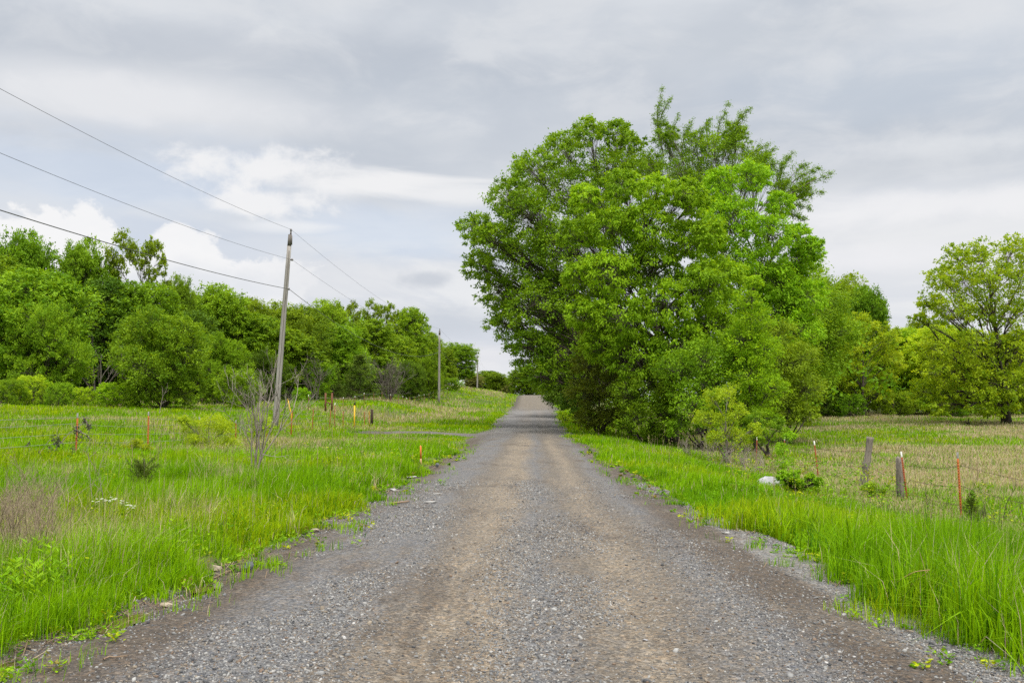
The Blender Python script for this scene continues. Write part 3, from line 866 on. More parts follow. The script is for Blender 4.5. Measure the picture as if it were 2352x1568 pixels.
def build_weeds():
    """small leafy weeds along the edges and through the verges"""
    rng = np.random.default_rng(29)
    n = 30000
    y = 4.5 + rng.random(n) ** 1.5 * 34
    x = rng.uniform(-1, 1, n) * (.60 * y + 2)
    o = off_road(x, y)
    patch = sstep(.50, .62, fbm(x, y, 1.2, 131))
    k = .55 * np.exp(-((o + .30) / .32) ** 2) * sstep(.54, .66, fbm(x, y, .5, 139, 2)) + np.exp(-((o - .22) / .28) ** 2) * (.25 + .75 * sstep(.42, .56, fbm(x, y, .6, 137, 2))) + .28 * patch * (o > .5) * (x < 9)
    ok = (rng.random(n) < k * .55) & (o > -.9) & ~drive_mask(x, y)
    for (px, py, cr) in ((493, 1312, .22), (575, 1318, .26), (384, 1394, .2)):
        c = ghit(px, py); ok &= ((x - c[0]) / cr) ** 2 + ((y - c[1] + cr) / (cr * 2.0)) ** 2 > 1
    x, y, o = x[ok], y[ok], o[ok]; n = len(x)
    H = np.where(o > .6, rng.uniform(.2, .5, n), rng.uniform(.03, .13, n))
    m = 22
    i = np.repeat(np.arange(n), m); t = rng.uniform(.1, 1, n * m)
    a = rng.uniform(0, 6.283, n * m)
    rad = (H[i] * .25 + .035) * rng.uniform(.3, 1.1, n * m)
    z = np.maximum(ground(x, y) - .3 * (o < -.1), road_z(x, y))
    C = np.stack([x[i] + np.cos(a) * rad, y[i] + np.sin(a) * rad, z[i] + H[i] * t], 1)
    ax = np.stack([np.cos(a), np.sin(a), rng.normal(.35, .4, n * m)], 1)
    L = (.022 + .0016 * y[i]) * rng.uniform(.6, 1.5, n * m)
    V, Fc = leaves_geo(C, ax, L, L * rng.uniform(.3, .6, n * m), rng, 1.2)
    pal = np.array([(.14, .30, .004), (.22, .38, .006), (.09, .21, .006), (.36, .42, .008), (.24, .20, .05)])
    c = pal[rng.choice(5, n, p=[.32, .30, .18, .15, .05])][i] * rng.uniform(.7, 1.25, (n * m, 1))
    tag(obj('weeds', np_mesh('weeds', V, [Fc], col=np.repeat(c, 4, 0)), col_mat('weed_leaf', .3, .6, .1)), 'low leafy weeds sprouting along the gravel edges', 'weeds', kind='stuff')
    # tall thin seed stems above the grass
    n = 4200
    y = 6 + rng.random(n) ** 1.3 * 46; x = rng.uniform(-1, 1, n) * (.60 * y + 2); o = off_road(x, y)
    k = .06 + .6 * sstep(.54, .68, fbm(x, y, 2.2, 141)) + .8 * np.exp(-((x - 9) / 1.5) ** 2) + .8 * np.exp(-((x + 9) / 3) ** 2) * (y > 22)
    ok = (o > .7) & (rng.random(n) < k) & ~drive_mask(x, y); x, y = x[ok], y[ok]; n = len(x)
    h = rng.uniform(.45, .95, n); lean = np.abs(rng.normal(.12, .12, n)); az = rng.uniform(0, 6.28, n)
    colr = np.where(rng.random((n, 1)) < .55, np.array((.30, .235, .15)), np.array((.24, .28, .06))) * rng.uniform(.6, 1.2, (n, 1))
    V, Q, T, Cc = blades(x, y, ground(x, y), h, .0035 + .00035 * y, lean, az, colr, rng)
    tip = V.reshape(-1, 5, 3)[:, 4]
    i = np.repeat(np.arange(n), 7); C = tip[i] + rng.normal(0, 1, (len(i), 3)) * [.012, .012, .05] - [0, 0, .05]
    L = (.022 + .0008 * y[i])
    V2, F2 = leaves_geo(C, rng.normal(0, .4, (len(i), 3)) + [0, 0, 1], L, L * .35, rng)
    me = np_mesh('seed_stems', np.vstack([V, V2]), [np.vstack([Q, F2 + len(V)]), T], col=np.vstack([Cc, np.repeat(colr[i], 4, 0)]))
    tag(obj('seed_stems', me, col_mat('seed_stem', .15, .7, .1)), 'thin brown seed stems standing above the grass', 'grass stems', kind='stuff')


build_weeds()


# ------------------------------------------------------------------ trees
def tree_parts(lobes, H, trunk_r, seed, leaf=.16, aspect=.5, per_clump=50, clump_k=3.2, spread=.30, droop=.3, low=.18,
               lean=(0, 0), trunk_top=.72, shell=.5, limb_r=.34, twig=True, top_xy=None):
    """lobes: (n,4) centre + radius, local to the base. Returns trunk MB and (V, F, tint) of the leaves"""
    rng = np.random.default_rng(seed)
    lobes = np.asarray(lobes, float)
    mb = MB()
    cxy = lobes[:, :2].mean(0) if top_xy is None else np.asarray(top_xy)
    nz = 9
    zz = np.linspace(-.3, H * trunk_top, nz); f = np.clip(zz / (H * trunk_top), 0, 1)
    wob = np.cumsum(rng.normal(0, .012 * H, (nz, 2)), 0) * f[:, None]
    TP = np.column_stack([cxy[None] * (f[:, None] ** 1.3) + wob, zz])
    TR = trunk_r * (1 - .82 * f) * (1 + .45 * np.exp(-np.clip(zz, 0, None) / (trunk_r * 2.5)))
    mb.tube(TP, TR, 9)
    CL, CR, CT, CD = [], [], [], []
    for (lx, ly, lz, lr) in lobes:
        c = np.array([lx, ly, lz])
        hd = np.hypot(lx - cxy[0] * .5, ly - cxy[1] * .5)
        za = np.clip(lz - .75 * hd - .4 * lr, low * H * .6, H * trunk_top * .97)
        fa = za / (H * trunk_top)
        p0 = np.array([np.interp(za, zz, TP[:, 0]), np.interp(za, zz, TP[:, 1]), za])
        r0 = max(min(.03, .004 * H + .001), np.interp(za, zz, TR) * limb_r * 1.4)
        ctrl = p0 * .45 + c * .55 + np.array([0, 0, .12 * hd]) + rng.normal(0, .06 * (hd + .5), 3)
        s = np.linspace(0, 1, 7)[:, None]
        Lp = (1 - s) ** 2 * p0 + 2 * s * (1 - s) * ctrl + s * s * c
        Lp[1:-1] += rng.normal(0, .02 * (hd + .3), (5, 3))
        mb.tube(Lp, np.linspace(r0, max(min(.016, .002 * H), r0 * .22), 7), 6, False)
        nc = int(np.clip(clump_k * 8 * lr ** 1.3, clump_k * 4, 130))
        d = norm(rng.normal(size=(nc, 3)) + [0, 0, .25])
        u = shell + (1.08 - shell) * rng.random((nc, 1)) ** .6
        cc = c + d * u * lr * np.array([1, 1, .85])
        cc[:, 2] = np.maximum(cc[:, 2], .12 + .1 * rng.random(nc))
        if twig:
            k = rng.integers(3, 7, nc)
            mb.twigs(Lp[k], cc, max(min(.010, .002 * H), r0 * .16), min(.006, .0012 * H), .05)
        CL.append(cc); CR.append(np.full(nc, lr * spread) * rng.uniform(.7, 1.3, nc)); CD.append(d)
        CT.append(np.clip(rng.normal(.5, .24, nc) + rng.normal(0, .12), 0, 1))
    CL = np.vstack(CL); CR = np.concatenate(CR); CT = np.concatenate(CT); CD = np.vstack(CD)
    n = len(CL) * per_clump
    ci = np.repeat(np.arange(len(CL)), per_clump)
    off = rng.normal(size=(n, 3)) * CR[ci][:, None] * np.array([.62, .62, .46])
    P = CL[ci] + off
    P[:, 2] = np.maximum(P[:, 2], .04)
    ax = CD[ci] * .5 + norm(off) * .45 + rng.normal(0, .45, (n, 3)) + [0, 0, -droop]
    L = leaf * rng.uniform(.65, 1.3, n)
    V, Fc = leaves_geo(P, ax, L, L * aspect, rng, .7, norm(off) * .9 + CD[ci] * .25)
    tint = np.clip(CT[ci] + rng.normal(0, .17, n), 0, 1)
    return mb, (V, Fc, np.repeat(tint, 4))


def spray(mb, acc, p0, p1, rng, r0=.06, leaf=.10, n=26, bend=(0, 0, .0), width=.9):
    """a whip-like branch with leafy side twigs"""
    p0 = np.asarray(p0, float); p1 = np.asarray(p1, float)
    s = np.linspace(0, 1, 9)[:, None]
    L = np.linalg.norm(p1 - p0)
    P = p0 + (p1 - p0) * s + np.asarray(bend) * (s * (1 - s)) * L * 1.5 + rng.normal(0, .012 * L, (9, 3)) * s
    mb.tube(P, np.linspace(r0, .006, 9), 5, False)
    t = np.sort(rng.uniform(.12, 1, n)); A = np.stack([np.interp(t, s[:, 0], P[:, k]) for k in range(3)], 1)
    dirn = norm(p1 - p0)
    tw = norm(rng.normal(size=(n, 3)) * 1.0 + dirn * .55 + [.35, 0, .0])
    ln = width * (1.1 - t) * rng.uniform(.15, 1.7, n) + .15
    B = A + tw * ln[:, None]
    mb.twigs(A, B, .010, .004, -.05)
    m = 26
    k = np.repeat(np.arange(n), m); u = rng.random(n * m)
    C = A[k] + (B - A)[k] * u[:, None] + rng.normal(0, .085, (n * m, 3))
    ax = tw[k] * .7 + rng.normal(0, .5, (n * m, 3)) + [0, 0, -.15]
    Lf = leaf * rng.uniform(.7, 1.25, n * m)
    acc.append((C, ax, Lf, np.clip(rng.normal(.5, .2, n * m), 0, 1)))


def add_tree(name, label, cat, loc, mb, lv, leafmat, bark, group=None):
    root = thing(name, label, cat, loc, group)
    obj('trunk' if cat == 'tree' else 'stems', mb.mesh('trunk', True), bark, root)
    obj('crown' if cat == 'tree' else 'foliage', np_mesh('crown', lv[0], [lv[1]], tint=lv[2]), leafmat, root)
    return root


def px_lobes(L, Y, base, rng, depthk=.8, both=True):
    """lobes given as picture circles at distance Y become a rounded 3-D crown round the base"""
    L = np.asarray(L, float)
    cx = (L[:, 0].min() + L[:, 0].max()) / 2; hw = (L[:, 0].max() - L[:, 0].min()) / 2 + 40
    R = hw / F * Y * depthk
    out = []
    for (px, py, r) in L:
        e = math.sqrt(max(.08, 1 - ((px - cx) / hw) ** 2))
        for sgn in ((-1, 1) if both else (-1,)):
            dd = sgn * R * e * rng.uniform(.25, .85)
            p = pt(px, py, Y + dd) - base
            rr = r / F * Y
            out.append((p[0] + rng.normal(0, .1), p[1], p[2], rr * (1 if sgn < 0 else .95)))
    return out


CG = 'trees of the big clump beside the road'


def big_clump():
    rng = np.random.default_rng(101)
    # tall dark tree leaning over the road
    Y = 72; b = gpt(1440, Y)
    L = [(1098, 525, 52), (1100, 610, 48), (1165, 455, 62), (1225, 395, 66), (1290, 345, 62), (1350, 305, 46), (1415, 305, 42), (1135, 560, 62), (1210, 500, 80), (1300, 440, 84), (1390, 390, 74),
         (1150, 670, 58), (1158, 745, 52), (1215, 600, 80), (1225, 700, 78), (1210, 800, 62), (1300, 560, 86), (1290, 680, 86), (1280, 800, 76), (1250, 865, 46), (1340, 860, 62), (1380, 500, 80), (1380, 640, 80), (1385, 760, 80), (1452, 335, 44), (1470, 400, 60)]
    mb, lv = tree_parts([(a0, a1, a2, a3 * .84) for a0, a1, a2, a3 in px_lobes(L, Y, b, rng)], 21, .42, 201, leaf=.20, per_clump=36, clump_k=3.8, spread=.165, shell=.52, droop=.35, top_xy=(-2, 0))
    add_tree('broadleaf_tree', 'tall darker green tree whose crown overhangs the gravel road', 'tree', b, mb, lv, GREENS['mid'], M['dark_bark'], CG)
    # bright tree in front
    Y = 57; b = gpt(1545, Y)
    L = [(1345, 455, 46), (1430, 425, 54), (1500, 440, 54), (1325, 540, 50), (1400, 525, 72), (1485, 520, 78), (1575, 445, 50), (1500, 610, 84), (1325, 635, 48), (1405, 630, 78), (1340, 720, 52),
         (1430, 730, 78), (1530, 700, 78), (1590, 550, 66), (1370, 790, 56), (1460, 820, 78), (1560, 800, 78), (1600, 650, 70), (1630, 540, 56), (1650, 640, 70), (1630, 750, 80), (1600, 470, 44)]
    mb, lv = tree_parts([(a0, a1, a2, a3 * .80) for a0, a1, a2, a3 in px_lobes(L, Y, b, rng, .75)], 15, .34, 203, leaf=.20, aspect=.42, per_clump=44, clump_k=5.0, spread=.17, shell=.62, droop=.7)
    add_tree('broadleaf_tree', 'bright spring green tree at the front of the roadside clump', 'tree', b, mb, lv, GREENS['bright'], M['dark_bark'], CG)
    # its right neighbour, looser
    Y = 63; b = gpt(1705, Y)
    L = [(1655, 415, 46), (1725, 405, 50), (1790, 470, 44), (1690, 500, 70), (1770, 540, 60), (1840, 600, 52), (1668, 600, 76), (1750, 630, 74), (1850, 680, 56), (1780, 720, 78), (1690, 720, 80), (1860, 575, 40), (1840, 760, 60), (1720, 810, 80), (1640, 480, 50), (1800, 650, 60), (1830, 540, 40), (1800, 830, 60), (1745, 900, 60)]
    mb, lv = tree_parts([(a0, a1, a2, a3 * .86) for a0, a1, a2, a3 in px_lobes(L, Y, b, rng, .7)], 16, .32, 205, leaf=.19, aspect=.42, per_clump=40, clump_k=4.6, spread=.17, shell=.45, droop=.5)
    add_tree('broadleaf_tree', 'loose green tree with sky gaps on the right of the roadside clump', 'tree', b, mb, lv, GREENS['bright'], M['dark_bark'], CG)
    # elm with whips blown to the right
    Y = 69; b = gpt(1610, Y)
    L = [(1530, 330, 36), (1560, 400, 52), (1640, 345, 44), (1690, 330, 36), (1720, 390, 50), (1640, 440, 60), (1800, 440, 34), (1495, 380, 40), (1590, 330, 34), (1600, 410, 56), (1685, 305, 30), (1750, 385, 34), (1835, 440, 26), (1540, 300, 22)]
    mb, lv = tree_parts(px_lobes(L, Y, b, rng, .6), 18, .34, 207, leaf=.15, aspect=.45, per_clump=40, clump_k=3.4, spread=.2, shell=.3, droop=.2)
    acc = []
    for (x0, y0, x1, y1, w) in ((1540, 380, 1560, 268, .5), (1590, 380, 1625, 285, .55), (1660, 370, 1705, 300, .6), (1720, 380, 1765, 352, .5), (1780, 450, 1800, 372, .5), (1830, 440, 1868, 412, .5), (1800, 480, 1850, 505, .4), (1525, 360, 1522, 202, .55), (1515, 330, 1542, 225, .45), (1550, 370, 1500, 265, .6), (1570, 380, 1592, 275, .7), (1640, 370, 1672, 238, .8), (1660, 350, 1728, 246, .8), (1690, 350, 1700, 262, .7),
                                (1700, 370, 1768, 330, .8), (1730, 390, 1780, 342, .7), (1790, 450, 1822, 350, .7), (1800, 440, 1850, 378, .8), (1810, 450, 1912, 398, .7), (1810, 460, 1890, 440, .7), (1800, 470, 1862, 478, .6), (1640, 360, 1630, 270, .5), (1720, 400, 1800, 375, .7), (1820, 420, 1880, 388, .6)):
        dd = rng.uniform(-2.5, 1.0)
        spray(mb, acc, pt(x0, y0, Y + dd) - b, pt(x1, y1, Y + dd) - b, rng, .05, .115, 34, (rng.uniform(-.35, -.05), 0, rng.uniform(.0, .2)), w * 1.25)
    C = np.vstack([a[0] for a in acc]); A = np.vstack([a[1] for a in acc]); Lf = np.concatenate([a[2] for a in acc]); tt = np.concatenate([a[3] for a in acc])
    V2, F2 = leaves_geo(C, A, Lf, Lf * .45, rng)
    lv = (np.vstack([lv[0], V2]), np.vstack([lv[1], F2 + len(lv[0])]), np.concatenate([lv[2], np.repeat(tt, 4)]))
    add_tree('elm_tree', 'feathery elm rising behind the clump with whips blown to the right', 'tree', b, mb, lv, GREENS['dense'], M['bark'], CG)
    # back right
    Y = 80; b = gpt(1850, Y)
    L = [(1850, 640, 50), (1890, 700, 54), (1830, 720, 60), (1800, 790, 70), (1880, 800, 66), (1845, 860, 60), (1935, 760, 40), (1780, 660, 60)]
    mb, lv = tree_parts(px_lobes(L, Y, b, rng, .8), 12, .26, 209, leaf=.19, per_clump=56, clump_k=3.2)
    add_tree('broadleaf_tree', 'mid green tree behind the right end of the roadside clump', 'tree', b, mb, lv, GREENS['mid'], M['dark_bark'], CG)
    # farther along the road edge
    Y = 98; b = gpt(1330, Y)
    L = [(1290, 800, 44), (1330, 760, 60), (1265, 850, 36), (1310, 860, 50), (1350, 830, 60), (1290, 900, 36), (1340, 900, 44), (1390, 800, 60)]
    mb, lv = tree_parts(px_lobes(L, Y, b, rng, 1.0), 9, .24, 211, leaf=.22, per_clump=54, clump_k=3.2)
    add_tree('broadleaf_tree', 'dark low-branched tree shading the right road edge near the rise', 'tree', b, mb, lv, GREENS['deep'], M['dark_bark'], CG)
    # undergrowth
    UG = 'bushes under the roadside clump'
    def bush(px, Y, L, mat, label, seed, leaf=.14, per=40, kd=.8, name='bush', k=4.2, bark='dark_bark', spread=.22, droop=.25, shell=.35, asp=.5):
        b = gpt(px, Y)
        H = max(pt(l[0], l[1] - l[2], Y)[2] for l in L) - b[2]
        mb, lv = tree_parts(px_lobes(L, Y, b, rng, kd), H, .09, seed, leaf=leaf, per_clump=per, clump_k=k, spread=spread, low=.02, trunk_top=.6, shell=shell, droop=droop, aspect=asp)
        return add_tree(name, label, 'bush', b, mb, lv, GREENS[mat], M[bark], UG)
    bush(1375, 61, [(1350, 830, 42), (1400, 800, 52), (1345, 900, 40), (1400, 890, 52), (1350, 960, 34), (1400, 965, 40), (1440, 930, 46), (1370, 770, 44)], 'rusty', 'brownish vine-tangled bush at the road edge under the dark tree', 301)
    bush(1475, 55, [(1440, 900, 40), (1490, 880, 48), (1460, 960, 42), (1520, 950, 46), (1430, 985, 26), (1500, 1000, 28), (1540, 900, 46)], 'mid', 'low green bush in the shade at the front middle of the clump', 303)
    bush(1610, 53, [(1560, 850, 50), (1620, 830, 56), (1660, 870, 50), (1590, 920, 52), (1640, 950, 46), (1560, 975, 36), (1690, 820, 46)], 'dense', 'dense green bush left of the yellow-green sapling', 305)
    bush(1735, 52, [(1712, 690, 34), (1740, 740, 44), (1700, 780, 48), (1760, 800, 46), (1720, 860, 52), (1770, 890, 44), (1690, 920, 44), (1750, 960, 40), (1700, 985, 28), (1725, 650, 20)], 'bright', 'tall bright bush at the right front corner of the clump', 307, droop=-.2)
    bush(1815, 59, [(1790, 830, 50), (1835, 825, 46), (1850, 890, 44), (1795, 905, 54), (1830, 945, 34), (1790, 770, 44), (1770, 960, 40), (1855, 950, 26), (1760, 880, 50)], 'olive', 'yellowish olive bush behind the right end of the clump', 309)
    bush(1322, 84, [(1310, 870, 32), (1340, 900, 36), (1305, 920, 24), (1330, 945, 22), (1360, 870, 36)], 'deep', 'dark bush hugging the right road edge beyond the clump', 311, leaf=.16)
    bush(1295, 82, [(1290, 955, 14), (1305, 965, 16), (1318, 975, 14)], 'lime', 'small sunlit lime bush at the right road edge', 313, leaf=.10, per=40)
    bush(1765, 47, [(1740, 960, 26), (1790, 980, 22), (1760, 1000, 24), (1720, 1000, 22)], 'mid', 'small green shrub at the foot of the tall bright bush', 315, leaf=.09)
    bush(1665, 43, [(1640, 915, 26), (1675, 905, 28), (1610, 960, 22), (1660, 965, 30), (1705, 950, 24), (1640, 1010, 24), (1700, 1005, 26), (1730, 985, 16)], 'yellow', 'slender yellow-green sapling standing before the clump', 317, leaf=.10, per=34, k=3.2, name='sapling', bark='bark', spread=.36, shell=.2)
    # two leafless trunk stems in front of the sapling
    bush(1825, 27.5, [(1800, 1092, 13), (1830, 1095, 18), (1860, 1102, 15), (1815, 1110, 16), (1885, 1106, 11), (1842, 1112, 15)], 'bright', 'low leafy shrub beside the white boulder', 319, leaf=.075, per=40)


big_clump()


# ------------------------------------------------------------------ woodland prototypes and copies
def auto_lobes(H, W, low, n, rng, top=1.0, rr=(.17, .27), cone=0.0):
    """lobe centres filling a rounded (or conical) crown"""
    out = []
    for i in range(n):
        f = ((i + .5) / n) ** .85
        prof = math.sqrt(max(.05, 1 - ((f - .48) / .58) ** 2))
        prof = prof * (1 - cone) + cone * (1.06 - f)
        r = W * rng.uniform(*rr) * (1 - cone * .6 * f) * (1.0 if i % 3 else .68)
        a = i * 2.399 + rng.normal(0, .5)
        rad = max(0, prof * W / 2 - r * .7) * math.sqrt(rng.uniform(.4, 1.05))
        z = (low + (top - low) * f) * H
        out.append((math.cos(a) * rad, math.sin(a) * rad, min(max(z, low * H + r * .8), H * top * rng.uniform(.92, 1.04) - r * .85), r))
    return out


PROTO = {}


def make_protos():
    rng = np.random.default_rng(55)
    far = (0, -60, -40)   # moved by the first copy
    def mk(key, H, W, low, n, name, cat, leaf, per, trunk_r=.22, **kw):
        kk = {k: kw.pop(k) for k in ('rr', 'cone', 'top') if k in kw}
        lobes = auto_lobes(H, W, low, n, rng, **kk)
        mb, lv = tree_parts(lobes, H, trunk_r, 400 + len(PROTO), leaf=leaf, per_clump=per, low=low, **kw)
        PROTO[key] = [add_tree(name, 'proto', cat, far, mb, lv, GREENS['mid'], M['dark_bark']), H, W, False]
    mk('oak_a', 12, 10, .06, 40, 'oak_tree', 'tree', .27, 34, clump_k=2.2, spread=.17)
    mk('oak_b', 12, 9, .18, 40, 'oak_tree', 'tree', .27, 34, clump_k=2.2, spread=.17)
    mk('oak_c', 12, 8.5, .04, 40, 'oak_tree', 'tree', .27, 34, clump_k=2.2, spread=.17)
    mk('sparse', 13, 9, .42, 26, 'oak_tree', 'tree', .26, 34, clump_k=2.0, rr=(.08, .14), shell=.2, spread=.26)
    mk('tallgap', 12, 9, .12, 34, 'broadleaf_tree', 'tree', .24, 30, clump_k=2.2, rr=(.12, .19), shell=.2, spread=.2)
    mk('bush_a', 7, 8, .02, 32, 'bush', 'bush', .18, 40, trunk_r=.1, clump_k=3.2, droop=-.2, rr=(.14, .22), spread=.19)
    mk('bush_b', 3, 5, .02, 30, 'bush', 'bush', .16, 26, trunk_r=.06, clump_k=3.2, spread=.28, rr=(.08, .17), droop=-.2)
    mk('cedar', 7, 4.4, .02, 26, 'cedar_tree', 'tree', .16, 50, trunk_r=.12, clump_k=2.6, cone=.85, droop=-.4, aspect=.3)


make_protos()
USED_ROT = np.random.default_rng(77)


def place(key, px, top, w, Y, mat, label, group, base_py=None, name=None, rot=None, bark=None, sink=.1):
    pr = PROTO[key]
    b = gpt(px, Y); b[2] -= sink
    ztop = pt(px, top, Y)[2]
    sx = w * (1.35 if key.startswith('oak') else 1.15) / F * Y / pr[2]; sz = (ztop - b[2]) / pr[1]
    rz = USED_ROT.uniform(0, 6.28) if rot is None else rot
    root = pr[0]
    leafpart = 'crown' if root['category'] == 'tree' else 'foliage'
    mats = {leafpart: GREENS[mat]}
    if bark: mats['trunk'] = M[bark]
    if not pr[3]:
        pr[3] = True
        root.location = tuple(float(v) for v in b); root.rotation_euler = (0, 0, rz); root.scale = (sx, sx, sz)
        root['label'] = label; root['group'] = group
        for c in root.children:
            if c.name.split('.')[0] in mats:
                s = c.material_slots[0]; s.link = 'OBJECT'; s.material = mats[c.name.split('.')[0]]
        return root
    return dup(root, b, rz, (sx, sx, sz), label, group, mats)


LW = 'trees of the wood on the left'
LB = 'bushes along the edge of the left wood'
left = [
    # key px top width depth mat label
    ('oak_b', 50, 540, 118, 84, 'dense', 'dark oak with rounded top at the far left skyline of the wood'),
    ('oak_b', 185, 558, 105, 86, 'mid', 'dark oak with ragged top left of the tall gappy oak'),
    ('sparse', 312, 535, 140, 88, 'olive', 'tallest oak of the left wood with sky gaps in its crown'),
    ('oak_c', -30, 590, 170, 78, 'mid', 'green tree at the left picture edge under the dark oak'),
    ('oak_a', 60, 625, 215, 73, 'fresh', 'bright green tree below the dark oak at far left'),
    ('oak_c', 235, 640, 135, 83, 'deep', 'dark green tree with shadowed base below the ragged oak'),
    ('oak_a', 330, 650, 160, 84, 'dense', 'leafy tree directly below the tallest oak'),
    ('oak_b', 405, 640, 60, 92, 'olive', 'small oak tuft right of the tallest oak'),
    ('oak_c', 430, 715, 130, 88, 'deep', 'green tree behind the rounded bright bush, right side'),
    ('oak_b', 497, 660, 120, 99, 'mid', 'oak with a domed top left of the near utility pole'),
    ('oak_a', 560, 685, 120, 105, 'olive', 'olive oak whose top meets the near pole from the left'),
    ('oak_c', 590, 720, 120, 100, 'mid', 'tree just left of the near utility pole, lower crown'),
    ('oak_b', 640, 700, 110, 110, 'olive', 'oak standing behind the near utility pole'),
    ('oak_a', 690, 708, 110, 114, 'olive', 'rounded oak just right of the near utility pole'),
    ('oak_c', 660, 760, 130, 103, 'mid', 'lower green tree right behind the near utility pole'),
    ('oak_b', 745, 695, 95, 128, 'mid', 'oak with a light crown midway between the two poles'),
    ('sparse', 790, 690, 70, 132, 'olive', 'thin-crowned oak with sky gaps midway along the wood'),
    ('sparse', 875, 688, 85, 136, 'olive', 'gappy dark-topped oak nearest the notch in the skyline'),
    ('oak_a', 770, 745, 120, 120, 'mid', 'broad green tree under the thin-crowned oaks'),
    ('oak_c', 840, 735, 120, 130, 'olive', 'olive tree in front of the gappy dark-topped oak'),
    ('oak_c', 940, 708, 85, 146, 'mid', 'column-shaped dark tree left of the second utility pole'),
    ('oak_c', 905, 770, 90, 140, 'mid', 'lower leafy tree between the gappy oak and the column-shaped tree'),
    ('oak_a', 975, 765, 80, 154, 'olive', 'olive tree touching the second utility pole from the left'),
    ('oak_b', 1045, 790, 82, 186, 'mid', 'isolated round tree with dark trunk right of the second pole'),
    ('oak_c', 1010, 800, 60, 172, 'mid', 'tree right behind the second utility pole'),
]
for (k, px, top, w, Y, mat, lb) in left:
    place(k, px, top, w, Y, mat, lb, LW)
lbush = [
    ('bush_a', 372, 712, 205, 66, 'fresh', 'large rounded bright green bush before the left wood'),
    ('bush_a', 105, 700, 165, 70, 'fresh', 'tall bright bush at far left with drooping tiers'),
    ('bush_b', 15, 872, 80, 63, 'fresh', 'low bright thicket at the left picture edge'),
    ('bush_b', 75, 864, 90, 65, 'lime', 'low yellow-green thicket right of the edge thicket'),
    ('bush_b', 135, 880, 70, 63, 'mid', 'low green thicket under the tall tiered bush'),
    ('bush_b', 190, 890, 60, 65, 'lime', 'small yellow-green tuft right end of the low thicket'),
    ('bush_b', 270, 880, 110, 66, 'bright', 'small bright bush left of the large rounded bush foot'),
    ('bush_a', 510, 770, 110, 84, 'dense', 'dark green bush right of the large rounded bush'),
    ('bush_b', 545, 850, 110, 74, 'mid', 'low green bush before the dark one, left of the near pole'),
    ('bush_a', 610, 810, 100, 92, 'deep', 'dark bush at the foot of the wood by the near pole'),
    ('bush_a', 710, 830, 110, 104, 'dense', 'shady bush right of the near pole base'),
    ('cedar', 825, 812, 100, 112, 'cedar', 'broad dull green cedar before the wood between the poles'),
    ('cedar', 765, 840, 60, 110, 'cedar', 'smaller cedar left of the broad one'),
    ('bush_a', 945, 830, 70, 128, 'deep', 'dark bush right of the grey dead brush'),
    ('bush_a', 985, 820, 60, 138, 'mid', 'green bush left of the second pole foot'),
    ('bush_b', 1030, 868, 60, 160, 'dense', 'low dark bush right of the second pole foot'),
    ('bush_b', 690, 890, 40, 96, 'bright', 'tiny bright shrub beside the wooden fence brace'),
]
for (k, px, top, w, Y, mat, lb) in lbush:
    o = place(k, px, top, w, Y, mat, lb, LB)

FD = 'trees far down the road'
for (k, px, top, w, Y, mat, lb) in [
    ('oak_a', 1120, 852, 60, 262, 'fresh', 'far tree behind the third pole on the skyline'),
    ('oak_c', 1085, 858, 40, 250, 'grey', 'pale far tree left of the third pole'),
    ('oak_a', 1156, 868, 52, 300, 'grey', 'far tree behind the grassy bank near the faint fourth pole'),
    ('oak_b', 1140, 856, 40, 225, 'olive', 'far olive tree just left of the sky gap at the road end'),
    ('oak_a', 1206, 842, 64, 215, 'dense', 'dark round tree left of the road crest'),
    ('oak_c', 1255, 845, 60, 240, 'dense', 'tree closing the road view behind the crest'),
    ('oak_a', 1290, 820, 80, 200, 'deep', 'dark tree right of the road crest'),
]:
    place(k, px, top, w, Y, mat, lb, FD)

RT = 'trees along the far side of the right field'
for (k, px, top, w, Y, mat, lb) in [
    ('oak_b', 1950, 640, 120, 124, 'olive', 'olive tall tree on the skyline right of the clump'),
    ('oak_b', 1995, 665, 90, 118, 'dense', 'small green crown in front of the olive tall tree'),
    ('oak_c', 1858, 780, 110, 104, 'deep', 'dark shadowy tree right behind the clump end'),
    ('oak_a', 1850, 730, 110, 112, 'bright', 'bright tree rising behind the dark shadowy one'),
    ('oak_a', 1925, 790, 90, 103, 'dense', 'green tree between the dark one and the yellow-green one'),
    ('tallgap', 1985, 725, 160, 100, 'lime', 'yellow-green tree with a visible pale trunk at the field edge'),
    ('oak_c', 2080, 755, 130, 108, 'lime', 'rounded yellow-green tree right of the pale-trunked one'),
    ('oak_a', 2160, 750, 140, 104, 'lime', 'yellow-green tree left of the big lone tree'),
    ('oak_c', 2040, 765, 110, 122, 'mid', 'darker tree seen between two yellow-green ones'),
    ('oak_a', 2130, 738, 120, 130, 'olive', 'dull olive tree top low on the skyline'),
    ('oak_b', 2230, 790, 120, 110, 'olive', 'olive tree behind the left limbs of the big lone tree'),
    ('oak_a', 2330, 770, 140, 112, 'mid', 'green tree behind the trunk of the big lone tree'),
    ('oak_c', 2430, 740, 150, 106, 'lime', 'yellow-green tree at the right picture edge'),
    ('bush_b', 1900, 895, 90, 100, 'deep', 'low dark bush at the left end of the far field edge'),
    ('bush_b', 2050, 900, 110, 101, 'olive', 'low bush under the rounded yellow-green tree'),
    ('bush_b', 2180, 900, 110, 100, 'dense', 'low bush under the left side of the big lone tree'),
    ('bush_b', 2300, 905, 120, 102, 'lime', 'low bush behind the trunk base of the big lone tree'),
    ('bush_b', 1955, 905, 70, 98, 'dense', 'low bush left of the pale trunk'),
]:
    place(k, px, top, w, Y, mat, lb, RT)


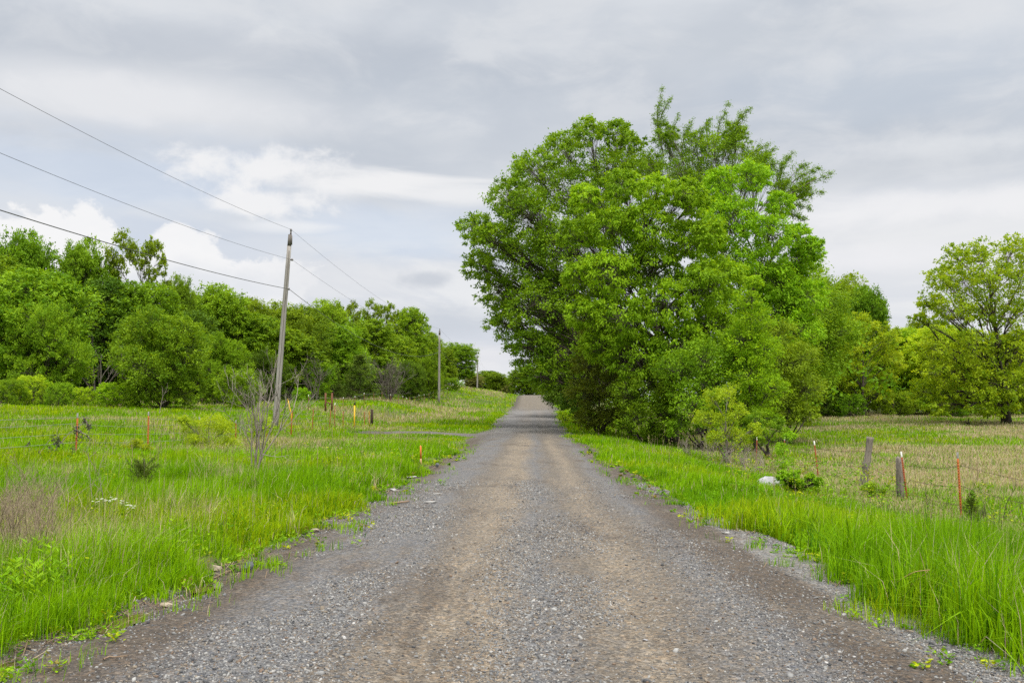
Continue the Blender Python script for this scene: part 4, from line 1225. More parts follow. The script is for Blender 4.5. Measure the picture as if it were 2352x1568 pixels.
def lone_tree():
    rng = np.random.default_rng(131)
    Y = 82; b = gpt(2312, Y)
    L = [(2190, 590, 36), (2245, 585, 40), (2330, 575, 44), (2390, 570, 46), (2165, 640, 36), (2215, 650, 46), (2280, 640, 50), (2350, 640, 54), (2420, 640, 54), (2130, 700, 34), (2180, 715, 46), (2250, 710, 50), (2110, 735, 22),
         (2330, 720, 50), (2410, 720, 54), (2200, 830, 48), (2150, 860, 40), (2250, 860, 50), (2330, 870, 50), (2410, 860, 54), (2180, 910, 40), (2260, 920, 40), (2350, 920, 34), (2225, 790, 44), (2120, 900, 34), (2380, 790, 50), (2290, 790, 44), (2300, 880, 50), (2140, 800, 34), (2210, 870, 50), (2290, 925, 40), (2400, 920, 40), (2160, 930, 30), (2330, 800, 50)]
    mb, lv = tree_parts(px_lobes(L, Y, b, rng, .8), 15, .33, 501, leaf=.23, per_clump=27, clump_k=2.3, spread=.19, shell=.25, trunk_top=.8, limb_r=.32)
    add_tree('broadleaf_tree', 'big lone yellow-green tree with open branching at the right picture edge', 'tree', b, mb, lv, GREENS['lime'], M['dark_bark'])


lone_tree()


def woodland():
    """the depth of the woods behind the edge trees: reads as one mass"""
    rng = np.random.default_rng(313)
    Cs, R = [], []
    lx = [-60, -44, -36, -31, -26, -22]; ly = [70, 84, 105, 130, 155, 178]
    n = 2600
    t = rng.uniform(0, 5, n); X = np.interp(t, np.arange(6), lx) - rng.uniform(1, 16, n); Y = np.interp(t, np.arange(6), ly) + rng.uniform(2, 14, n)
    Z = ground(X, Y) + rng.uniform(0, 1, n) ** .8 * np.interp(t, np.arange(6), [9.5, 10, 9.5, 11, 12, 9])
    Cs.append(np.stack([X, Y, Z], 1))
    n = 900
    X = rng.uniform(26, 90, n); Y = rng.uniform(112, 135, n); Z = ground(X, Y) + rng.random(n) ** .8 * 8.0
    Cs.append(np.stack([X, Y, Z], 1))
    n = 500
    X = rng.uniform(9, 30, n); Y = rng.uniform(84, 150, n); Z = ground(X, Y) + rng.random(n) ** .8 * 8.5
    Cs.append(np.stack([X, Y, Z], 1))
    n = 500
    X = rng.uniform(-70, 60, n); Y = rng.uniform(300, 380, n); Z = ground(X, Y) + rng.random(n) * 4
    Cs.append(np.stack([X, Y, Z], 1))
    C = np.vstack(Cs); m = 34
    k = np.repeat(np.arange(len(C)), m)
    off = rng.normal(size=(len(k), 3)) * [.75, .75, .5]
    P = C[k] + off
    ax = rng.normal(size=(len(k), 3)) + off * .4 + [0, 0, -.3]
    Lf = rng.uniform(.3, .55, len(k))
    V, Fc = leaves_geo(P, ax, Lf, Lf * .55, rng)
    tint = np.clip(rng.normal(.5, .2, len(C))[k] + rng.normal(0, .15, len(k)), 0, 1)
    tag(obj('woodland', np_mesh('woodland', V, [Fc], tint=np.repeat(tint, 4)), GREENS['dense']), 'dense green woodland behind the edge trees', 'woodland', kind='stuff')


woodland()


# ------------------------------------------------------------------ leafless brush
def bare_shrub(mb, base, H, seed, stems=4, spread=.25, depth=3, r=.02, kids=4, crook=.09):
    rng = np.random.default_rng(seed)

    def grow(p, d, L, r, lev):
        n = 6
        P = [p]
        dd = d.copy()
        for i in range(n):
            dd = norm(dd + rng.normal(0, crook, 3) + [0, 0, .04])
            P.append(P[-1] + dd * L / n)
        P = np.array(P)
        mb.tube(P, np.linspace(r, r * .4, n + 1), 5 if lev == 0 else 3, False)
        if lev < depth:
            for _ in range(kids):
                i = rng.integers(2, n + 1)
                nd = norm(dd + rng.normal(0, .55, 3) + [0, 0, .15])
                grow(P[i], nd, L * rng.uniform(.35, .6), r * .5, lev + 1)
    for _ in range(stems):
        a = rng.uniform(0, 6.28)
        d = norm(np.array([math.cos(a) * spread, math.sin(a) * spread, 1.0]))
        grow(np.asarray(base) + [math.cos(a) * .12, math.sin(a) * .12, -.05], d, H * rng.uniform(.55, .75), r, 0)


def brush():
    def one(name, px, py, H, seed, label, mat='grey_twig', cat='shrub', group=None, Y=None, **kw):
        b = ghit(px, py) if Y is None else gpt(px, Y)
        root = thing(name, label, cat, b, group)
        mb = MB(); bare_shrub(mb, (0, 0, 0), H, seed, **kw)
        obj('stems', mb.mesh('stems', True), M[mat], root)
        return root
    one('bare_shrub', 578, 1100, 2.75, 11, 'tall leafless grey shrub with several thin stems in the left verge', stems=7, spread=.11, depth=3, r=.022, kids=4)
    DW = 'clumps of dead brown weeds'
    one('dry_weed', 30, 1330, 1.0, 13, 'brown tangle of dead weeds at the left picture edge', 'dry_stem', 'weed', DW, stems=22, spread=.45, depth=2, r=.0065, kids=5, crook=.14)
    one('dry_weed', 75, 1290, 1.0, 14, 'brown dead weed clump below the withered vine', 'dry_stem', 'weed', DW, stems=20, spread=.4, depth=2, r=.0065, kids=5, crook=.14)
    one('dry_weed', 20, 1250, 1.1, 15, 'brown dead weed clump highest up at the left picture edge', 'dry_stem', 'weed', DW, stems=20, spread=.4, depth=2, r=.0065, kids=5, crook=.14)
    one('dry_weed', 232, 1205, 1.3, 16, 'single tall dead stalk beside the white wildflowers', 'grey_twig', 'weed', DW, stems=2, spread=.06, depth=2, r=.008, kids=3)
    RS = 'dead stalks in the right verge'
    for px, py, H, sd, lb, st in ((2160, 1262, 1.0, 21, 'dead stalk pair left of the orange post foot', 2), (2120, 1245, .9, 22, 'leaning dead stalk between the short wooden post and the orange post', 2), (2270, 1275, 1.3, 23, 'tall forked dead stalks right of the small cedar', 4),
                                  (2320, 1290, 1.2, 24, 'dead stalk near the right picture edge', 3), (2235, 1290, .9, 25, 'short dead stalk in front of the small cedar', 3), (2045, 1215, .8, 26, 'thin dead stalk before the wooden posts', 2)):
        one('dead_stalk', px, py, H, sd, lb, 'dark_bark', 'weed', RS, stems=st, spread=.22, depth=2, r=.010, kids=3, crook=.06)
    RB = 'bare brush at the foot of the clump'
    for px, Y, H, sd, lb in ((1640, 40, 1.4, 31, 'tangle of bare twigs under the sapling'), (1720, 36, 1.2, 32, 'tangle of bare twigs left of the white boulder'), (1760, 36.5, 1.2, 33, 'tangle of bare twigs above the white boulder'), (1690, 38, 1.3, 34, 'bare brush right of the sapling stem'), (1585, 46, 1.2, 35, 'pale bare brush left of the sapling')):
        one('bare_brush', px, 0, H, sd, lb, 'grey_twig', 'shrub', RB, Y=Y, stems=9, spread=.55, depth=2, r=.010, kids=5, crook=.13)
    one('dead_tree', 222, 0, 5.5, 41, 'pale dead tree with twisted limbs in the dark gap of the left wood', 'bark', 'tree', None, Y=77, stems=4, spread=.35, depth=3, r=.09, kids=4, crook=.16)
    one('dead_tree', 893, 0, 5.0, 42, 'grey dead brush heap before the wood left of the second pole', 'bark', 'tree', None, Y=118, stems=16, spread=.5, depth=3, r=.05, kids=5, crook=.1)
    one('dead_tree', 722, 0, 4.5, 43, 'grey dead tree in the shade right of the near pole', 'bark', 'tree', None, Y=101, stems=6, spread=.4, depth=3, r=.06, kids=4, crook=.12)
    one('bare_sapling', 360, 0, 1.9, 44, 'thin leafless sapling before the large rounded bush', 'grey_twig', 'sapling', None, Y=52, stems=1, spread=.05, depth=2, r=.025, kids=3)
    one('fallen_branch', 2235, 0, 1.1, 45, 'fallen dark branch lying under the big lone tree', 'dark_bark', 'branch', None, Y=79, stems=5, spread=2.6, depth=2, r=.07, kids=4, crook=.16)
    one('bare_brush', 555, 0, 1.4, 46, 'reddish bare brush in front of the near pole', 'grey_twig', 'shrub', None, Y=45, stems=9, spread=.6, depth=2, r=.010, kids=5)
    # arching dry canes on the right verge
    DC = 'dry canes arching over the right verge'
    for pts, lb in (([(2030, 1375), (2060, 1335), (2100, 1312), (2135, 1308)], 'pale arching cane at the right gravel edge'),
                    ([(2062, 1380), (2090, 1345), (2130, 1312)], 'shorter cane crossing the pale arching cane'),
                    ([(2185, 1322), (2230, 1362), (2290, 1410)], 'straw-coloured cane lying over the grass lower right'),
                    ([(2225, 1255), (2250, 1290), (2300, 1330), (2350, 1400)], 'dark reddish cane leaning at the right picture edge'),
                    ([(2250, 1340), (2300, 1385), (2352, 1440)], 'straw-coloured cane nearest the right picture edge')):
        Y0 = ghit(pts[0][0], max(p[1] for p in pts) + 10)[1]
        P = np.array([pt(px, py, Y0 - .25 * i) for i, (px, py) in enumerate(pts)])
        s = np.linspace(0, 1, 14); q = np.linspace(0, 1, len(P))
        P = np.stack([np.interp(s, q, P[:, k]) for k in range(3)], 1)
        P[1:-1] = (P[:-2] + 2 * P[1:-1] + P[2:]) / 4
        P[:, 2] = np.maximum(P[:, 2], surf(P[:, 0], P[:, 1]) + .02)
        b = P[0].copy(); mb = MB(); mb.tube(P - b, np.linspace(.006, .003, 14), 5)
        tag(obj('dry_cane', mb.mesh('cane', True), M['stick'] if 'dark' in lb else M['stake_wood'], None, b), lb, 'cane', DC)


brush()


# ------------------------------------------------------------------ small plants
def small_plants():
    rng = np.random.default_rng(900)

    def shrub(name, px, Y, L, mat, label, seed, leaf, per, k=5.0, kd=.9, cat='bush', group=None, bark='bark', asp=.5, droop=.2, spread=.34, shell=.25):
        b = gpt(px, Y)
        H = max(pt(l[0], l[1] - l[2], Y)[2] for l in L) - b[2]
        mb, lv = tree_parts(px_lobes(L, Y, b, rng, kd), H, .025, seed, leaf=leaf, per_clump=per, clump_k=k, spread=spread, low=.02, trunk_top=.7, shell=shell, droop=droop, aspect=asp)
        return add_tree(name, label, 'bush', b, mb, lv, GREENS[mat], M[bark], group) if cat == 'bush' else tag(add_tree(name, label, 'bush', b, mb, lv, GREENS[mat], M[bark], group), None, cat)
    shrub('bush', 478, 35, [(445, 985, 26), (490, 970, 28), (515, 985, 22), (470, 1020, 30), (520, 1020, 24), (440, 1015, 20), (500, 1040, 26), (425, 965, 12)], 'yellow', 'rounded yellow-green bush tangled in the left fence', 601, .055, 46)
    shrub('bush', 598, 42, [(590, 960, 20), (605, 970, 20), (595, 990, 18), (612, 985, 14)], 'lime', 'small yellow-green bush behind the leafless grey shrub', 603, .06, 40)
    shrub('bush', 305, 30, [(315, 1018, 12), (340, 1028, 12), (300, 1030, 10)], 'yellow', 'tiny yellow shrub at a left fence post foot', 605, .045, 30)
    shrub('weed_clump', 2010, 27, [(2000, 1120, 14), (2020, 1132, 12), (1985, 1130, 10)], 'mid', 'small leafy weed right of the leaning wooden post', 611, .05, 30, cat='weed')
    shrub('weed_clump', 1800, 38, [(1795, 1030, 16), (1805, 1060, 16), (1790, 1080, 12), (1812, 1000, 12)], 'bright', 'green sprout growing over a hidden white-tipped post', 613, .06, 30, cat='weed')
    def seedling(px, Y, H, W, label, seed, n=46, cone=True):
        b = gpt(px, Y); r2 = np.random.default_rng(seed)
        root = thing('cedar_seedling', label, 'sapling', b)
        mb = MB(); mb.tube([(0, 0, -.03), (.02, 0, H * .5), (.01, .01, H)], [.012, .008, .003], 6)
        C, A, T = [], [], []
        for i in range(n):
            f = r2.uniform(.02, .96) ** .9; a = r2.uniform(0, 6.28)
            w = W / 2 * ((1.05 - f) if cone else (.5 + .7 * math.sin(3.1 * f))) * r2.uniform(.45, 1.1)
            p0 = np.array([.01, 0, H * f * .85]); p1 = p0 + [math.cos(a) * w, math.sin(a) * w, w * r2.uniform(.5, 1.3) + .02]
            mb.twigs(p0[None], p1[None], .004, .002, .05)
            k = 46; u = r2.uniform(.15, 1.05, k)[:, None]
            C.append(p0 + (p1 - p0) * u + r2.normal(0, .018, (k, 3))); A.append(norm(p1 - p0) * .8 + r2.normal(0, .5, (k, 3)) + [0, 0, .35]); T.append(np.full(k, np.clip(r2.normal(.5, .25), 0, 1)))
        C = np.vstack(C); A = np.vstack(A)
        V, Fc = leaves_geo(C, A, .05 * r2.uniform(.6, 1.3, len(C)), .009, r2, .3)
        obj('trunk', mb.mesh('trunk', True), M['dark_bark'], root)
        obj('crown', np_mesh('crown', V, [Fc], tint=np.repeat(np.concatenate(T), 4)), GREENS['cedar'], root)
    seedling(332, 16.5, .72, .50, 'small dark cedar seedling in the left verge', 71, 54, False)
    seedling(2225, 20.5, .95, .62, 'small cedar beside the orange post in the right field edge', 72, 80)
    # leafy upright weeds in the bottom left corner
    WG = 'bright upright weeds in the bottom left corner'
    for i, (px, py) in enumerate(((30, 1430), (60, 1440), (15, 1400), (95, 1400), (125, 1390), (45, 1375), (5, 1450), (150, 1365), (80, 1355))):
        b = ghit(px, py)
        root = thing('leafy_weed', 'bright upright leafy weed in the thick patch at bottom left', 'weed', b, WG)
        mb = MB(); C, A = [], []
        for s in range(5):
            a = rng.uniform(0, 6.28); H = rng.uniform(.28, .5)
            p0 = np.array([rng.normal(0, .07), rng.normal(0, .07), -.02]); p1 = p0 + [math.cos(a) * .06, math.sin(a) * .06, H]
            mb.tube([p0, (p0 + p1) / 2 + [0.01, 0, 0], p1], [.004, .003, .002], 4, False)
            n = 34; t = rng.uniform(.2, 1.0, n)
            aa = np.arange(n) * 2.4
            d = np.stack([np.cos(aa), np.sin(aa), np.full(n, .75)], 1)
            C.append(p0 + (p1 - p0) * t[:, None] + norm(d) * .035); A.append(d)
        C = np.vstack(C); A = np.vstack(A)
        V, Fc = leaves_geo(C, A, .075 * rng.uniform(.7, 1.2, len(C)), .016, rng, .8)
        obj('stems', mb.mesh('stems', True), GREENS['mid'], root)
        obj('foliage', np_mesh('foliage', V, [Fc], tint=np.repeat(rng.uniform(.3, 1, len(C)), 4)), GREENS['bright'], root)
    # white wildflowers
    for i, (px, py) in enumerate(((222, 1152), (238, 1147), (262, 1145), (282, 1152), (300, 1160), (306, 1166), (250, 1150))):
        p = pt(px, py, 12.2); z = float(surf(p[0], p[1])); b = (p[0], p[1], z)
        root = thing('wildflower', 'small white wildflower in the left verge grass', 'flower', b, 'white wildflowers in the left verge')
        h = max(.25, p[2] - z); mb = MB()
        mb.tube([(0, 0, -.02), (.01, 0, h * .5), (0, 0, h)], [.003, .003, .002], 4, False)
        obj('stem', mb.mesh('stem'), GREENS['mid'], root)
        fb = MB()
        for j in range(5):
            c = np.array([rng.normal(0, .025), rng.normal(0, .025), h + rng.normal(0, .012)])
            for q in range(6):
                a = q * 1.047; d = np.array([math.cos(a), math.sin(a), .25]); s = np.array([-math.sin(a), math.cos(a), 0])
                fb.add([c, c + d * .010 + s * .006, c + d * .02, c + d * .010 - s * .006], [[0, 1, 2, 3]])
        obj('blossom', fb.mesh('blossom'), M['petal'], root)
    # withered vine on the first fence post
    Y = 25.6; b = gpt(100, Y)
    root = thing('dead_vine', 'withered vine with dark curled leaves leaning on the left fence post', 'vine', b)
    S = 2352 / 2400
    mb = MB()
    for pl in ([(67, 1165), (67, 1158), (71, 1099), (83, 1076), (104, 1045), (118, 1030)], [(75, 1160), (89, 1121), (119, 1066), (164, 1014), (177, 1006), (200, 985)], [(104, 1085), (128, 1092), (132, 1110), (130, 1135)], [(177, 1006), (205, 1020), (212, 1030)], [(89, 1121), (84, 1100), (62, 1080), (70, 1050)], [(200, 985), (207, 1000), (208, 1015)]):
        P = np.array([pt(x * S, y * S, Y + .02 * i) - b for i, (x, y) in enumerate(pl)])
        s = np.linspace(0, 1, 14); q = np.linspace(0, 1, len(P)); P = np.stack([np.interp(s, q, P[:, k]) for k in range(3)], 1)
        P += rng.normal(0, .008, P.shape)
        mb.tube(P, np.linspace(.014, .006, 14), 5)
    obj('stems', mb.mesh('stems', True), M['grey_twig'], root)
    C = []
    for (x, y, n, r) in ((199, 984, 60, .06), (207, 1000, 50, .05), (178, 1006, 70, .07), (185, 1022, 60, .07), (130, 1030, 60, .07), (136, 1040, 50, .06), (117, 1051, 40, .06), (90, 1066, 40, .06), (90, 1104, 50, .07), (126, 1100, 60, .07), (132, 1127, 30, .05), (145, 1150, 120, .09), (145, 1166, 120, .10), (67, 1040, 20, .04), (171, 1056, 30, .05), (205, 1026, 20, .05), (160, 1148, 20, .04), (40, 1125, 15, .04), (135, 1112, 40, .06)):
        C.append(pt(x * S, y * S, Y) - b + rng.normal(0, 1, (n, 3)) * [r * .7, r * .7, r])
    C = np.vstack(C); C[:, 2] = np.maximum(C[:, 2], .03)
    V, Fc = leaves_geo(C, rng.normal(size=C.shape) + [0, 0, -1], .06 * rng.uniform(.6, 1.3, len(C)), .03, rng, 0)
    obj('withered_leaves', np_mesh('withered', V, [Fc], tint=np.repeat(rng.random(len(C)), 4)), M['dead_leaf'], root)


small_plants()


# ------------------------------------------------------------------ poles, cables, fences
def utility_line():
    G = 'wooden utility poles along the left of the road'
    info = [(632, 952, 667, 532, 54, 'nearest wooden utility pole leaning to the right in the left field'),
            (1008, 922, 1009.5, 757, 133, 'second wooden utility pole standing upright before the wood'),
            (1096, 905, 1097, 816, 214, 'third utility pole dark against the sky on the rise'),
            (1122, 898, 1122.5, 852, 295, 'faint fourth utility pole farthest down the road')]
    tops = []
    for i, (bx, by, tx, ty, Y, lb) in enumerate(info):
        b = gpt(bx, Y); top = pt(tx, ty, Y) - b
        H = top[2]
        root = thing('utility_pole', lb, 'utility pole', b, G)
        at = lambda f: top * f
        s = np.linspace(-.03, .925, 10)
        mb = MB(); mb.tube([at(f) for f in s], .165 - .055 * s, 14)
        obj('shaft', mb.mesh('shaft', True), M['pole_wood'], root)
        mb = MB(); mb.tube([at(.9251), at(.985)], [.108, .10], 14); mb.tube([at(.985) + [.03, 0, 0], at(1.0) + [.03, 0, 0]], [.05, .045], 8)
        mb.box(at(.955) + [.11, -.03, 0], (.06, .1, .5))
        obj('pole_top', mb.mesh('pole_top', True), M['pole_dark'], root)
        mb = MB(); mb.tube([at(f) + [.05, -(.172 - .055 * f), 0] for f in (.02, .3, .6, .9)], .014, 5, False); obj('ground_wire', mb.mesh('ground_wire', True), M['pole_dark'], root)
        mb = MB(); mb.box(at(.17) + [-.03, -.168, 0], (.09, .012, .14)); obj('tag_plate', mb.mesh('tag_plate'), M['post_tip_grey'], root)
        att = []
        for f, r, off in ((1.0, .05, (.03, 0, .12)), (.855, .045, (.22, -.02, 0)), (.705, .03, (.17, -.02, 0))):
            p = at(f) + np.array(off)
            mb = MB()
            if f == 1.0:
                mb.tube([p + [0, 0, -.14], p + [0, 0, -.07], p + [0, 0, -.02], p + [0, 0, .04]], [.02, .055, .06, .035], 10)
                nm = 'insulator'
            elif f > .8:
                mb.tube([at(f) + [.1, 0, 0], p + [.02, 0, 0]], [.03, .03], 8); mb.tube([p + [0, 0, -.06], p + [0, 0, -.02], p + [0, 0, .03], p + [0, 0, .07]], [.05, .075, .06, .04], 10)
                nm = 'insulator'
            else:
                mb.box(p + [-.05, 0, 0], (.18, .08, .12)); mb.tube([p + [0, 0, -.05], p + [0, 0, .05]], [.03, .03], 8)
                nm = 'cable_clamp'
            obj(nm, mb.mesh(nm, True), M['porcelain'], root)
            att.append(b + p)
        tops.append(att)
    prev = [np.array([-14.2, -27.0, z]) for z in (10.9, 9.4, 7.6)]
    nxt = [np.array([tops[3][k][0] - .3, 376.0, tops[3][k][2] - 3]) for k in range(3)]
    sag0 = [None] * 3
    for k, (nm, r, lb, yl) in enumerate((('power_line', .0065, 'thin topmost wire strung along the pole tops', 215), ('power_line', .0065, 'thin middle wire strung below the pole tops', 360), ('phone_cable', .015, 'thick dark lowest cable sagging between the poles', 485))):
        chain = [prev[k]] + [t[k] for t in tops] + [nxt[k]]
        mb = MB(); o0 = chain[1]
        # pick the sag of the near span so that it passes where the picture's left edge cuts it
        for j in range(len(chain) - 1):
            a, c = chain[j], chain[j + 1]
            s = np.linspace(0, 1, 60 if j == 0 else 40)
            P = a + (c - a) * s[:, None]
            sg = .9 if k < 2 else 1.5
            if j == 0:
                # where does the straight chord meet the image's left edge?
                best = min(range(60), key=lambda q: abs((RM.T @ (P[q] - EYEP))[0] / max(.1, -(RM.T @ (P[q] - EYEP))[2]) + CX / F) if -(RM.T @ (P[q] - EYEP))[2] > .5 else 9)
                want = pt(0, yl, P[best][1])[2]
                ss = s[best]; sg = float(np.clip((P[best][2] - want) / (4 * ss * (1 - ss)), .1, 2.5))
            if j == 1 and k == 2: sg = 1.9
            P[:, 2] -= sg * 4 * s * (1 - s)
            mb.tube(P - o0, r, 5, False)
        o = obj(nm, mb.mesh(nm, True), M['phone_cable' if k == 2 else 'cable'], None, o0)
        tag(o, lb, 'cable', 'cables of the utility line')


utility_line()


def tpost_mesh(H, tip):
    """steel T-post: T-shaped section with studs"""
    def ext(z0, z1):
        prof = np.array([(-.022, -.004), (.022, -.004), (.022, .004), (.004, .004), (.004, .036), (-.004, .036), (-.004, .004), (-.022, .004)])
        mb = MB()
        n = len(prof)
        V = np.vstack([np.column_stack([prof, np.full(n, z0)]), np.column_stack([prof, np.full(n, z1)])])
        Q = [[i, (i + 1) % n, n + (i + 1) % n, n + i] for i in range(n)]
        Q += [[n + 0, n + 1, n + 2, n + 7], [n + 3, n + 4, n + 5, n + 6]]
        mb.add(V, Q)
        return mb
    a = ext(-.15, H - tip)
    z = .25
    while z < H - tip - .03:
        a.box((0, -.009, z), (.018, .010, .02)); z += .06
    b = ext(H - tip + .0005, H)
    return a.mesh('shaft'), b.mesh('tip')


TP = {}


def tpost(px, top, Y, label, group, col='post_red', tip='post_tip', lean=(0, 0), H=None, X=None):
    b = gpt(px, Y) if X is None else np.array([X, Y, float(surf(X, Y))])
    zt = pt(px, top, Y)[2]
    h = zt - b[2]
    key = round(h, 1)
    h = max(.6, h)
    if key not in TP:
        TP[key] = tpost_mesh(max(.6, key), .14)
    root = thing('fence_post', label, 'fence post', b, group, rotz=RNG.uniform(-.3, .3))
    root.rotation_euler = (lean[1], lean[0], root.rotation_euler[2])
    root.scale = (1, 1, h / max(.6, key))
    for nm, me, mt in (('shaft', TP[key][0], col), ('tip', TP[key][1], tip)):
        o = obj(nm, me, M[mt], root)
        o.material_slots[0].link = 'OBJECT'; o.material_slots[0].material = M[mt]
    return b, h


def strand(pts, r, label, group, mat, name='fence_wire', barbs=True, seed=0, sag=.03):
    rng = np.random.default_rng(seed)
    mb = MB(); o0 = np.asarray(pts[0])
    for a, c in zip(pts[:-1], pts[1:]):
        a = np.asarray(a); c = np.asarray(c); n = 14
        s = np.linspace(0, 1, n)[:, None]; P = a + (c - a) * s; sg = sag * rng.uniform(.4, 1.8)
        P[:, 2] -= sg * 4 * (s * (1 - s))[:, 0]
        mb.tube(P - o0, r, 4, False)
        if barbs:
            L = np.linalg.norm(c - a); m = int(L / .16)
            t = np.linspace(.02, .98, m); Q = np.stack([np.interp(t, s[:, 0], P[:, k]) for k in range(3)], 1) - o0
            d = norm(rng.normal(size=(m, 3))) * .022
            mb.twigs(Q - d, Q + d, r * .7, r * .4)
            d = norm(rng.normal(size=(m, 3))) * .022
            mb.twigs(Q - d, Q + d, r * .7, r * .4)
    tag(obj(name, mb.mesh(name), M[mat], None, o0), label, 'wire', group)


def fences():
    G = 'red steel posts of the left roadside fence'
    data = [(176, 948, 26.6, 'rusty red post carrying the withered vine', 'post_orange', 'post_tip_grey', (.02, 0)), (341, 945, 31.4, 'rusty red post standing clear in the left verge grass', 'post_orange', 'post_tip_grey', (0, 0)),
            (458, 956, 36.4, 'red post inside the yellow-green fence bush', 'post_red', 'post_tip_grey', (0, 0)), (542, 964, 41, 'red post left of the leafless grey shrub', 'post_red', 'post_tip_grey', (0, 0)),
            (613, 962, 45.6, 'red post right of the leafless grey shrub', 'post_red', 'post_tip_grey', (0, 0)), (668, 944, 50.2, 'red post below the bent yellow marker', 'post_red', 'post_red', (.06, 0)),
            (717, 940, 55, 'red post leaning right of the near utility pole', 'post_red', 'post_red', (.05, 0)), (757, 942, 59.8, 'red post left of the yellow marker pole, leaning', 'post_red', 'post_red', (.05, 0)),
            (769, 925, 62, 'red post with bright white tip left of the yellow marker pole', 'post_red', 'post_tip', (0, 0)), (788, 944, 64, 'thin red post just left of the yellow marker pole', 'post_red', 'post_red', (0, 0)),
            (837, 945, 70, 'thin red post between the yellow marker pole and the dark post', 'post_red', 'post_red', (0, 0)), (848, 944, 73, 'orange-red post touching the dark wooden post', 'post_orange', 'post_orange', (0, 0))]
    tops = []
    for (px, ty, Y, lb, c, tp, ln) in data:
        b, h = tpost(px, ty, Y, lb, G, c, tp, ln)
        tops.append((b, h))
    p0 = np.array([-13.2, 17, float(ground(-13.2, 17))])
    use = [tops[i] for i in (0, 1, 2, 3, 4, 5, 6, 7, 9, 10)]
    for q, (f, lb) in enumerate(((1.14, 'top wire of the left roadside fence'), (.92, 'second wire of the left roadside fence'), (.66, 'third wire of the left roadside fence'), (.42, 'lowest wire of the left roadside fence'))):
        pts = [p0 + [0, 0, f]] + [b + [0, -.03, min(f, h - .12)] for b, h in use]
        strand(pts, .0046, lb, 'wires of the left roadside fence', 'wire_metal', seed=q, barbs=False)
    # dark wooden corner post
    b = gpt(854, 75); zt = pt(854, 940, 75)[2]
    mb = MB(); H = zt - b[2]
    mb.tube([(0, 0, -.1), (0, 0, H * .5), (0.01, 0, H)], [.105, .10, .10], 10)
    tag(obj('wooden_post', mb.mesh('wooden_post', True), M['creosote'], None, b), 'dark brown round wooden post at the end of the left fence', 'fence post')
    # yellow marker pole with black cap
    b = gpt(814, 66); H = pt(814, 925, 66)[2] - b[2]
    root = thing('marker_post', 'straight yellow marker pole with a black cap', 'marker', b)
    mb = MB(); mb.tube([(0, 0, -.1), (0, 0, H - .13)], [.045, .045], 10); obj('shaft', mb.mesh('shaft', True), M['yellow_marker'], root)
    mb = MB(); mb.tube([(0, 0, H - .1295), (0, 0, H - .02), (0, 0, H)], [.06, .06, .04], 10); obj('cap', mb.mesh('cap', True), M['black_cap'], root)
    # bent yellow marker
    b = gpt(668, 50.6)
    mb = MB(); P = [pt(669, 950, 50.6) - b, pt(665, 935, 50.6) - b, pt(661, 916, 50.6) - b]; P = [np.array([.06, 0, -.05])] + P
    mb.tube(P, [.025, .028, .032, .02], 6)
    tag(obj('marker_post', mb.mesh('marker_post', True), M['yellow_marker'], None, b), 'bent yellow marker sticking up behind a red post', 'marker')
    # far fence in front of the wood
    G2 = 'posts of the far fence before the wood'
    far = [(708, 906, 78, 'red post with white tip left of the wooden fence brace'), (788, 912, 84, 'white-tipped far post right of the wooden fence brace'), (815, 909, 88, 'white-tipped far post above the yellow marker pole'), (836, 908, 92, 'white-tipped far post above the dark wooden post'),
           (858, 912, 96, None), (877, 914, 100, None), (897, 914, 104, None), (915, 914, 108, None), (925, 914, 111, None), (934, 913, 114, 'far post with a clear white tip midway to the second pole'), (940, 921, 110, None), (953, 910, 118, None), (962, 912, 122, None), (974, 905, 127, 'last clear white-tipped far post left of the second pole'), (985, 908, 132, None), (995, 908, 137, None), (1018, 906, 145, None), (1028, 905, 150, None)]
    ft = []
    for (px, ty, Y, lb) in far:
        b = gpt(px, Y)
        Z = pt(px, ty, Y)[2]
        if Z - b[2] < .9: ty = ty - (1.15 - (Z - b[2])) * F / Y
        b, h = tpost(px, ty, Y, lb or 'thin rusty far post in the row running to the second pole', G2, 'post_brown', 'post_tip' if lb or RNG.random() < .4 else 'post_brown')
        ft.append((b, h))
    for q, f in enumerate((1.0, .6)):
        strand([b + [0, -.03, min(h - .1, 1.3) * f] for b, h in ft], .006, ('top' if q == 0 else 'lower') + ' wire of the far fence before the wood', 'wires of the far fence', 'wire_metal', seed=40 + q, barbs=False, sag=.02)
    # wooden H brace
    b = gpt(755, 81); root = thing('fence_brace', 'brown wooden H-shaped fence brace before the left wood', 'fence', b)
    xs = (pt(747.5, 920, 81)[0] - b[0], pt(762.5, 920, 81)[0] - b[0])
    H = pt(755, 902, 81)[2] - b[2]
    for x in xs:
        mb = MB(); mb.tube([(x, 0, -.1), (x, 0, H)], [.085, .075], 9); obj('post', mb.mesh('post', True), M['post_brown'], root)
    mb = MB(); zr = pt(755, 926, 81)[2] - b[2]
    mb.tube([(xs[0] + .08, 0, zr + .1), (xs[1] - .08, 0, zr - .04)], [.05, .05], 8); obj('rail', mb.mesh('rail', True), M['post_brown'], root)
    # right field fence
    G3 = 'steel posts of the right field fence'
